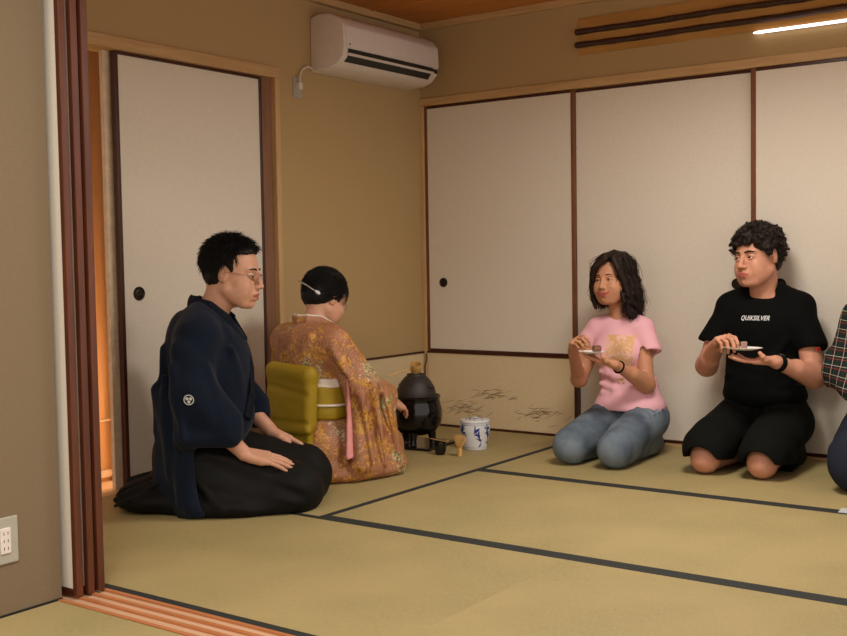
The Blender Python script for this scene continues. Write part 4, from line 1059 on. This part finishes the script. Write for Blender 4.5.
    b.tube([cen+.026*(math.cos(a)*n1+math.sin(a)*n2) for a in np.linspace(0, 2*PI, 30)], .0042, 8, cap=False); b.build('bracelet', M['black_jersey'], o, smooth=True)
    # hair: wavy shoulder-length locks
    F = Field((-.15, -.22, .56), (.2, .14, .98), .003)
    e_ = lambda c, r, k=.02, mode='add': F.ell(c, r, k, mode, hf)
    e_((-.018, 0, .042), (.1, .083, .09)); e_((-.05, 0, -.03), (.056, .078, .08), .03)
    F.rbox((.09, -.0, -.02), (.062, .068, .105), .045, .012, 'sub', hf)
    r = random.Random(3)
    def lock(th, L, rad=.015, start=(-.0, .02, .128), out=.0, wav=.012, ph=0):
        pts = [start]; x_, y_ = math.cos(th), math.sin(th)
        for u in np.linspace(.18, 1, 11):
            if u < .45: q = u/.45; a = q*PI/2; R1 = (.1*x_, .086*y_); pts.append((-.018+R1[0]*math.sin(a), R1[1]*math.sin(a)+start[1]*(1-q)*.3, .035+.095*math.cos(a)))
            else:
                q = (u-.45)/.55; w = wav*math.sin(q*8+ph)*min(1, q*3); ex = 1+out*q
                pts.append((-.018+.099*x_*ex+w*x_-.01*q, .086*y_*ex*(1 if y_ > 0 else .9)+w*y_, .035-L*q))
        n_ = len(pts); F.chain(pts, [rad*.6]+[rad*(.9+.25*math.sin(ph+i)) * (1 if i < n_-3 else (n_-i)/4) for i in range(1, n_)], .006, fr=hf)
        return pts
    paths = []
    for i in range(46):
        th = math.radians(-308+ (i/45)*(308-52)+r.uniform(-3, 3)); sidek = math.sin(th) ; L = .185+.03*r.random()
        if sidek < -.2: L *= .86
        paths.append(lock(th, L, .0125, ph=r.uniform(0, 6.28), out=.12 if sidek > 0 else .05, wav=.026))
    # fringe swept across the forehead to her right
    for k in range(9):
        s0 = (.03-.012*k*.3, .035-.004*k, .125); t = k/8
        F.chain([s0, (.082, .02-.025*t, .1-.008*t), (.096, -.022-.02*t, .074-.016*t), (.082, -.058, .035-.02*t), (.055, -.084, -.015-.02*t), (.04, -.09, -.075-.02*t), (.045, -.078, -.115-.02*t)], [.008, .011, .011, .011, .010, .009, .005], .006, fr=hf)
    for k in range(5):
        t = k/4; F.chain([(.02, .035, .125), (.07, .055, .1-.006*t), (.076-.01*t, .078, .05), (.05-.01*t, .092, -.01), (.035-.015*t, .098, -.08)], [.008, .011, .012, .012, .011], .006, fr=hf)
    for k in range(13):
        a0 = math.radians(68+k*9); ph = r.uniform(0, 6.28); cx_, cy_ = -.02+.1*math.cos(a0), .092*math.sin(a0)
        F.chain([(cx_+.017*math.cos(ph+u*7), cy_+.017*math.sin(ph+u*7), -.075-.12*u) for u in np.linspace(0, 1, 14)], [.011]*11+[.010, .008, .005], .005, fr=hf)
        paths.append([(cx_+.02*math.cos(ph+u*7), cy_+.02*math.sin(ph+u*7), -.075-.125*u) for u in np.linspace(0, 1, 12)])
    h = F.mesh('hair', M['brown_black_hair'], o)
    st = []
    for P_ in paths*22:
        of = rng.normal(size=3)*.011; ph = rng.uniform(0, 6.28); st.append([hf.p(np.array(p)*(1+.03*rng.random())+of*min(1, i/3)+.0035*np.array((math.sin(i+ph), math.cos(i*1.1+ph), 0))) for i, p in enumerate(P_)])
    join_objs(h, [tri_strands('h', st, .0011, M['brown_black_hair'], None)])
    return o

def man_black():
    global EYE
    hf = Fr.ypr((.04, -.02, .908), -22, 2, 4, 1.1)
    F = Field((-.26, -.36, 0), (.52, .34, 1.05), .0029)
    F.cap((-.02, 0, .2), (.0, 0, .6), .08, .09, .03, flat=((0, 1, 0), 1.3)); F.cap((.0, -.12, .68), (.0, .12, .68), .045, .045, .04)
    neck(F, hf, (.0, .0, .735), .056); F.cap((.0, -.09, .70), (.0, .09, .70), .035, .035, .04); head(F, hf, mouth='closed', nose=1.18, jaw=1.06)
    RW, LW = V(.285, -.125, .53), V(.285, .13, .474)
    limb(F, [(.0, -.165, .665), (.075, -.235, .425), RW], [.05, .044, .028]); F.cap((.1, -.225, .43), (.17, -.19, .46), .044, .037, .02)
    limb(F, [(.0, .165, .665), (.08, .235, .395), LW], [.05, .044, .028]); F.cap((.105, .225, .405), (.18, .19, .44), .045, .037, .02)
    hr = Fr.xz(RW, (.5, .5, .42), (-.25, -.5, .8), 1.0); hand(F, hr, 1, [(38, 50, 30), (45, 55, 30), (52, 60, 30), (58, 60, 30)], (2, 0, -2, -4), ((.05, .042, -.022), (.074, .038, -.042), (.092, .03, -.054)))
    hl = Fr.xz(LW, (.35, -.85, .02), (.1, -.15, -1), 1.0); hand(F, hl, -1, [(4, 8, 8), (5, 8, 8), (8, 10, 10), (12, 14, 12)], (4, 1, -3, -7), ((.045, .05, -.01), (.058, .062, -.024), (.07, .064, -.038)))
    for s, ky in ((-1, -.14), (1, .1)):
        F.cap((.0, s*.1, .17), (.36, ky, .085), .07, .058, .02); F.ell((.37, ky, .06), (.066, .06, .06), .02)
        F.cap((.34, ky, .048), (.0, s*.08, .045), .046, .036, .02); F.cap((.0, s*.08, .04), (-.12, s*.055, .03), .036, .028, .015); F.ell((-.13, s*.05, .022), (.035, .034, .02), .01)
    F.below(0)
    o = F.mesh('person', [M['skin_c'], M['skin_c_lips']], None, lipfn(hf)); EYE = (0, -.3, 0); face_bits(o, hf, M['dark_curly_hair'], .0034)
    person(o, (1.97, -.17), 272, 'man with curly dark hair in a black t-shirt and black shorts kneeling with a plate')
    F = Field((-.2, -.36, .2), (.24, .34, .82), .004)
    F.cap((.005, 0, .3), (-.01, 0, .58), .12, .12, .03, flat=((0, 1, 0), 1.32)); F.cap((-.01, -.14, .675), (-.01, .14, .675), .068, .068, .06)
    F.ell((.04, 0, .59), (.09, .16, .12), .06); F.ell((.02, 0, .38), (.11, .155, .15), .06); F.ell((.0, 0, .3), (.135, .175, .06), .04); F.cap((-.0, -.06, .77), (-.01, -.16, .7), .032, .045, .04); F.cap((-.0, .06, .77), (-.01, .16, .7), .032, .045, .04)
    for s in (-1, 1): F.cap((.0, s*.15, .672), (.05, s*.215, .53), .062, .064, .03)
    for (y0, z0, y1, z1) in [(-.12, .55, .0, .44), (.12, .55, .02, .42), (-.13, .40, .12, .36), (-.12, .34, .13, .31), (-.1, .46, .1, .42)]: F.chain([(.09, y0, z0), (.115, (y0+y1)/2, (z0+z1)/2-.01), (.09, y1, z1)], [.012, .016, .012], .025)
    F.half((.07, -.24, .535), (.3, -.25, -1), .004, lo=(-.2, -.36, .4), hi=(.24, -.17, .66)); F.half((.07, .24, .52), (.3, .25, -1), .004, lo=(-.2, .17, .38), hi=(.24, .34, .66))
    F.cap((.05, -.212, .54), (.072, -.226, .43), .046, .05, .006, 'sub'); F.cap((.05, .212, .53), (.072, .226, .41), .046, .05, .006, 'sub')
    F.cap((.015, .0, .80), (.05, -.0, .85), .062, .08, .008, 'sub')
    F.wrinkle(.005, 10, 41); F.half((0, 0, .265), (0, 0, -1), .006)
    ts = F.mesh('t_shirt', M['black_jersey'], o)
    sf = BVHTree.FromPolygons([Vector(v) for v in F.V], [tuple(q) for q in F.F])
    tc = bpy.data.curves.new('lettering', 'FONT'); tc.body = 'QUIKSILVER'; tc.size = .026; tc.align_x = 'CENTER'; tc.shear = .3; tc.offset = .0004; tc.space_character = 1.06
    to = bpy.data.objects.new('lettering', tc); COL.objects.link(to); dg = bpy.context.evaluated_depsgraph_get(); me = bpy.data.meshes.new_from_object(to.evaluated_get(dg)); bpy.data.objects.remove(to)
    bm = bmesh.new(); bm.from_mesh(me); bmesh.ops.triangulate(bm, faces=bm.faces[:]); bmesh.ops.subdivide_edges(bm, edges=[e for e in bm.edges if e.calc_length() > .008], cuts=1, use_grid_fill=False)
    xs = [v.co.x for v in bm.verts]; sc = .122/(max(xs)-min(xs))
    for v in bm.verts:
        y, z = v.co.x*sc*1.0-.004, v.co.y*1.05+.636
        h = sf.ray_cast(Vector((.5, y, z)), Vector((-1, 0, 0)))[0]; v.co = Vector(((h.x if h else .12)+.0018, y, z))
    bm.to_mesh(me); bm.free(); me.materials.append(M['logo']); lo_ = bpy.data.objects.new('chest_lettering', me); COL.objects.link(lo_); lo_.parent = ts; lo_['label'] = 'white slanted QUIKSILVER lettering'
    b = MB(); b.box(-.009, .009, -.003, .003, -.006, .007); t_ = b.build('sleeve_tag', M['red'], ts, bevel=.001); t_.location = (.128, .262, .518); t_.rotation_euler.z = -.5
    F = Field((-.24, -.32, 0), (.5, .3, .38), .0036)
    F.ell((-.05, 0, .2), (.145, .18, .13), .04); F.ell((-.02, 0, .28), (.13, .165, .07), .04)
    for s, ky in ((-1, -.14), (1, .1)):
        F.cap((0, s*.1, .18), (.33, ky, .115), .115, .1, .03); F.cap((.3, ky, .1), (.37, ky, .1), .102, .094, .02)
        F.cap((.3, ky+s*.03, .06), (.0, s*.12, .05), .07, .06, .03)
    F.cap((.05, 0, .29), (.45, -.02, .12), .014, .018, .03, 'sub')
    for s, ky in ((-1, -.14), (1, .1)):
        for q in range(5): F.cap((.03+.07*q, s*.02+ky*.15*q/2, .29-.035*q), (.09+.065*q, s*.14+ky*.2, .22-.025*q), .007, .004, .018)
    F.wrinkle(.0065, 9, 51); F.below(0)
    F.half((.3, 0, .056), (.12, 0, -1), .005, lo=(.2, -.34, 0), hi=(.52, .34, .2))
    for s, ky in ((-1, -.14), (1, .1)): F.cap((.2, ky, .065), (.5, ky, .055), .068, .068, .006, 'sub')
    F.mesh('shorts', M['black_shorts'], o)
    # watch
    wv = nrm(LW-V(.08, .235, .395)); cen = LW-wv*.022; n1 = nrm(np.cross(wv, (0, 0, 1))); n2 = np.cross(wv, n1); b = MB()
    for off in (-.007, 0, .007): b.tube([cen+wv*off+.0315*(math.cos(a)*n1+math.sin(a)*n2) for a in np.linspace(0, 2*PI, 32)], .005, 8, cap=False)
    w_ = b.build('wristwatch', M['black_jersey'], o, smooth=True)
    b = MB(); fr = Fr.xz(cen-n2*.034 if n2[2] < 0 else cen+n2*.034, wv, n2 if n2[2] > 0 else -n2); pts = [(.016*math.cos(a), .016*math.sin(a)) for a in np.linspace(0, 2*PI, 24, endpoint=False)]
    b.add([fr.p((x, y, z)) for z in (-.004, .005) for x, y in pts], [tuple(range(24)), tuple(range(47, 23, -1))]+[(i, (i+1) % 24, (i+1) % 24+24, i+24) for i in range(24)]); b.build('watch_face', M['pull'], w_)
    # curly hair
    F = Field((-.13, -.19, .83), (.24, .16, 1.1), .003)
    F.ell((-.018, 0, .04), (.1, .084, .088), .01, fr=hf); F.ell((-.045, 0, -.015), (.06, .074, .062), .02, fr=hf)
    F.rbox((.09, 0, -.035), (.055, .12, .088), .02, .012, 'sub', hf)
    for s in (-1, 1): F.ell((.006, s*.09, -.026), (.024, .03, .03), .008, 'sub', hf)
    F.rbox((0, 0, -.118), (.2, .2, .04), .01, .01, 'sub', hf)
    hrad = np.array((.101, .087, .089)); c0 = np.array((-.016, 0, .04))
    def ok(p):
        if p[0] > .06: return p[2] > .052
        if p[0] > .02: return p[2] > .028 or (p[2] > -.0 and abs(p[1]) > .07)
        if p[0] > -.03: return p[2] > .022
        return p[2] > -.062
    def root():
        while True:
            d = nrm(rng.normal(size=3)); p = c0+d*hrad
            if ok(p): return p
    for i in range(330):
        p = root(); q = p+nrm(rng.normal(size=3))*.01; q2 = q+nrm(rng.normal(size=3))*.011+nrm(p-c0)*.004
        F.chain([p, q, q2], [.0095, .0085, .006], .004, fr=hf)
    F.wrinkle(.003, 70, 6)
    h = F.mesh('hair', M['dark_curly_hair'], o)
    join_objs(h, [curl_strands('h', hf, root, 1500, .0012, .0065, 1.4, .026, M['dark_curly_hair'])])
    return o

def man_plaid():
    global EYE
    hf = Fr.ypr((.04, .0, .9), -25, 3, 0, 1.08)
    F = Field((-.26, -.36, 0), (.52, .36, 1.04), .0034)
    F.cap((-.02, 0, .2), (.0, 0, .6), .08, .09, .03, flat=((0, 1, 0), 1.3)); F.cap((.0, -.12, .68), (.0, .12, .68), .045, .045, .04)
    neck(F, hf, (.0, .0, .715), .055); head(F, hf, nose=1.05)
    RW, LW = V(.255, -.09, .32), V(.255, .09, .32)
    limb(F, [(.0, -.18, .66), (.03, -.245, .42), RW], [.045, .04, .028]); limb(F, [(.0, .18, .66), (.03, .245, .42), LW], [.045, .04, .028])
    for W_, s in ((RW, 1), (LW, -1)): hand(F, Fr.xz(W_, (.15, .03*s, -.1), (.5, -.1*s, 1)), s, [(8, 12, 8)]*4)
    seiza_legs(F, (.0, .1, .17), ((.36, -.13, .085), (.36, .13, .085)), (.07, .058), (.046, .036)); F.below(0)
    o = F.mesh('person', [M['skin_c'], M['skin_c_lips']], None, lipfn(hf)); EYE = (0, -.3, 0); face_bits(o, hf, M['black_hair'], .0026)
    person(o, (2.572, -.26), 272, 'person in a dark plaid shirt and dark jeans kneeling, cut off by the right edge')
    F = Field((-.2, -.36, .18), (.34, .36, .8), .0045)
    F.cap((-.01, 0, .3), (-.01, 0, .6), .13, .12, .03, flat=((0, 1, 0), 1.32)); F.cap((-.01, -.15, .67), (-.01, .15, .67), .07, .07, .05)
    for s in (-1, 1):
        F.cap((.0, s*.18, .66), (.03, s*.245, .43), .068, .062, .03); F.cap((.03, s*.245, .43), (.215, s*.11, .335), .066, .046, .03)
        for q in range(4): F.cap((-.01, s*.285, .52-.04*q), (.07, s*.285, .5-.04*q), .012, .01, .02)
    F.cap(RW-V(.03, 0, -.015), RW+V(.06, 0, -.03), .034, .04, .006, 'sub'); F.cap(LW-V(.03, 0, -.015), LW+V(.06, 0, -.03), .034, .04, .006, 'sub')
    F.cap((.01, .0, .76), (.05, -.0, .82), .06, .08, .008, 'sub'); F.wrinkle(.006, 10, 61); F.half((0, 0, .235), (0, 0, -1), .006)
    F.mesh('plaid_shirt', M['plaid'], o)
    F = Field((-.26, -.3, 0), (.5, .3, .36), .0045)
    F.ell((-.05, 0, .2), (.145, .18, .13), .04)
    for s in (-1, 1):
        F.cap((0, s*.12, .2), (.34, s*.125, .13), .12, .1, .025); F.ell((.35, s*.125, .1), (.1, .09, .1), .02); F.cap((.33, s*.13, .06), (-.05, s*.09, .05), .065, .055, .02)
    F.wrinkle(.006, 10, 71); F.below(0); F.mesh('jeans', M['denim_dark'], o)
    F = Field((-.12, -.16, .78), (.22, .16, 1.06), .004)
    F.ell((-.018, 0, .045), (.106, .09, .094), .01, fr=hf); F.ell((-.05, 0, -.015), (.06, .075, .06), .02, fr=hf); F.rbox((.09, 0, -.035), (.06, .12, .095), .02, .012, 'sub', hf)
    for s in (-1, 1): F.ell((.0, s*.09, -.02), (.026, .03, .035), .008, 'sub', hf)
    F.wrinkle(.003, 60, 8); F.mesh('hair', M['black_hair'], o)
    return o

def w_of(o_xy, deg, p):
    a = math.radians(deg); return (o_xy[0]+p[0]*math.cos(a)-p[1]*math.sin(a), o_xy[1]+p[0]*math.sin(a)+p[1]*math.cos(a), p[2])
def plates():
    # paper plates and sweets held by the two guests
    for nm, oxy, c, rx, ry, lab in (('plate', (1.36, -.27), (.35, -.018, .497), .05, .06, 'small white plate held by the woman in pink'), ('plate', (1.97, -.17), (.352, .015, .527), .055, .08, 'small white plate held by the man in black')):
        b = MB(); b.lathe([(0, 0), (.55, 0), (.62, .002), (1, .009), (1, .0105), (.6, .0035), (0, .0022)], n=48)
        b.v = [(x*rx, y*ry, z) for x, y, z in b.v]
        p = b.build(nm, M['plate'], None, w_of(oxy, 272, c), math.radians(272), smooth=True); tag(p, lab, 'plate', 'plates of sweets')
    b = MB(); b.tube([(0, -.016, 0), (0, -.0145, 0), (0, .0145, 0), (0, .016, 0)], [.0145, .016, .016, .0145], 24); 
    k = b.build('cake_roll', M['cake'], None, w_of((1.36, -.27), 272, (.352, .008, .5175)), math.radians(272+50), smooth=True); tag(k, 'brown rolled cake slice on the plate of the woman in pink', 'cake')
    b = MB(); sp_ = [(.0205*0+.0035, 0, 0)]; b.tube([(t*.0019*math.cos(t*1.0), -.0162, t*.0019*math.sin(t*1.0)) for t in np.linspace(0, 6.6, 40)], .0012, 5); b.build('cream_swirl', M['cake_end'], k)
    b = MB(); b.box(-.015, .015, -.013, .013, 0, .03); k = b.build('sweet_bean_cake', M['cake_end'], None, w_of((1.97, -.17), 272, (.355, .02, .5315)), math.radians(290), bevel=.003); tag(k, 'small square brown sweet on the plate of the man in black', 'cake')
    for oxy, a, c, lab in (((1.36, -.27), (.34, -.1, .548), (.352, -.006, .522), 'thin bamboo pick in the raised hand of the woman in pink'), ((1.97, -.17), (.345, -.06, .565), (.357, .002, .55), 'thin bamboo pick between the fingers of the man in black')):
        b = MB(); A, B_ = w_of(oxy, 272, a), w_of(oxy, 272, c); b.tube([A, B_], [.0022, .0012], 6); tag(b.build('bamboo_pick', M['bamboo'], None, smooth=True), lab, 'pick', 'bamboo picks')
man_hakama(); woman_kimono(); woman_pink(); man_black(); man_plaid(); plates()
AMB = .88; HALL = 8
LIGHTS = [('room_lamp', (2.1, -1.4, 1.9), (0, 0, 0), .5, .5, 23, (1, .96, .88), 175),
          ('near_room_lamp', (2.2, -4.1, 2.1), (0, 0, 0), .6, .6, 27, (1, .94, .86), 170)]
# ------------------------------------------------------------------ camera and light
cd = bpy.data.cameras.new('camera'); co = bpy.data.objects.new('camera', cd); COL.objects.link(co)
Rv = Vector((0.812055, 0.583366, -0.016262)); 
yaw, pit, rol = math.radians(35.71685326), math.radians(-3.00283234), math.radians(-0.93296825)
fw = Vector((-math.sin(yaw)*math.cos(pit), math.cos(yaw)*math.cos(pit), math.sin(pit))); r0 = Vector((math.cos(yaw), math.sin(yaw), 0)); u0 = r0.cross(fw)
r1 = r0*math.cos(rol)+u0*math.sin(rol); u1 = -r0*math.sin(rol)+u0*math.cos(rol)
mt = Matrix((r1, u1, -fw)).transposed().to_4x4(); mt.translation = (3.55063981, -4.93871996, 0.91598023); co.matrix_world = mt
cd.sensor_width = 36; cd.lens = 36*1090.746/847; cd.clip_start = .05
SC.camera = co
w = bpy.data.worlds.new('world'); SC.world = w; w.use_nodes = True
w.node_tree.nodes['Background'].inputs[0].default_value = (1, .9, .82, 1); w.node_tree.nodes['Background'].inputs[1].default_value = AMB
def area(name, loc, rot, sx, sy, e, col, spread=180):
    l = bpy.data.lights.new(name, 'AREA'); l.shape = 'RECTANGLE'; l.size = sx; l.size_y = sy; l.energy = e; l.color = col; l.spread = math.radians(spread)
    o = bpy.data.objects.new(name, l); COL.objects.link(o); o.location = loc; o.rotation_euler = rot; return o
for a in LIGHTS: area(*a)
l = bpy.data.lights.new('hall_lamp', 'POINT'); l.energy = HALL; l.color = (1, .9, .76); l.shadow_soft_size = .06
o = bpy.data.objects.new('hall_lamp', l); COL.objects.link(o); o.location = (-.24, -1.5, .35)
SC.view_settings.view_transform = 'Standard'; SC.view_settings.look = 'None'; SC.view_settings.gamma = 1; SC.view_settings.exposure = .32
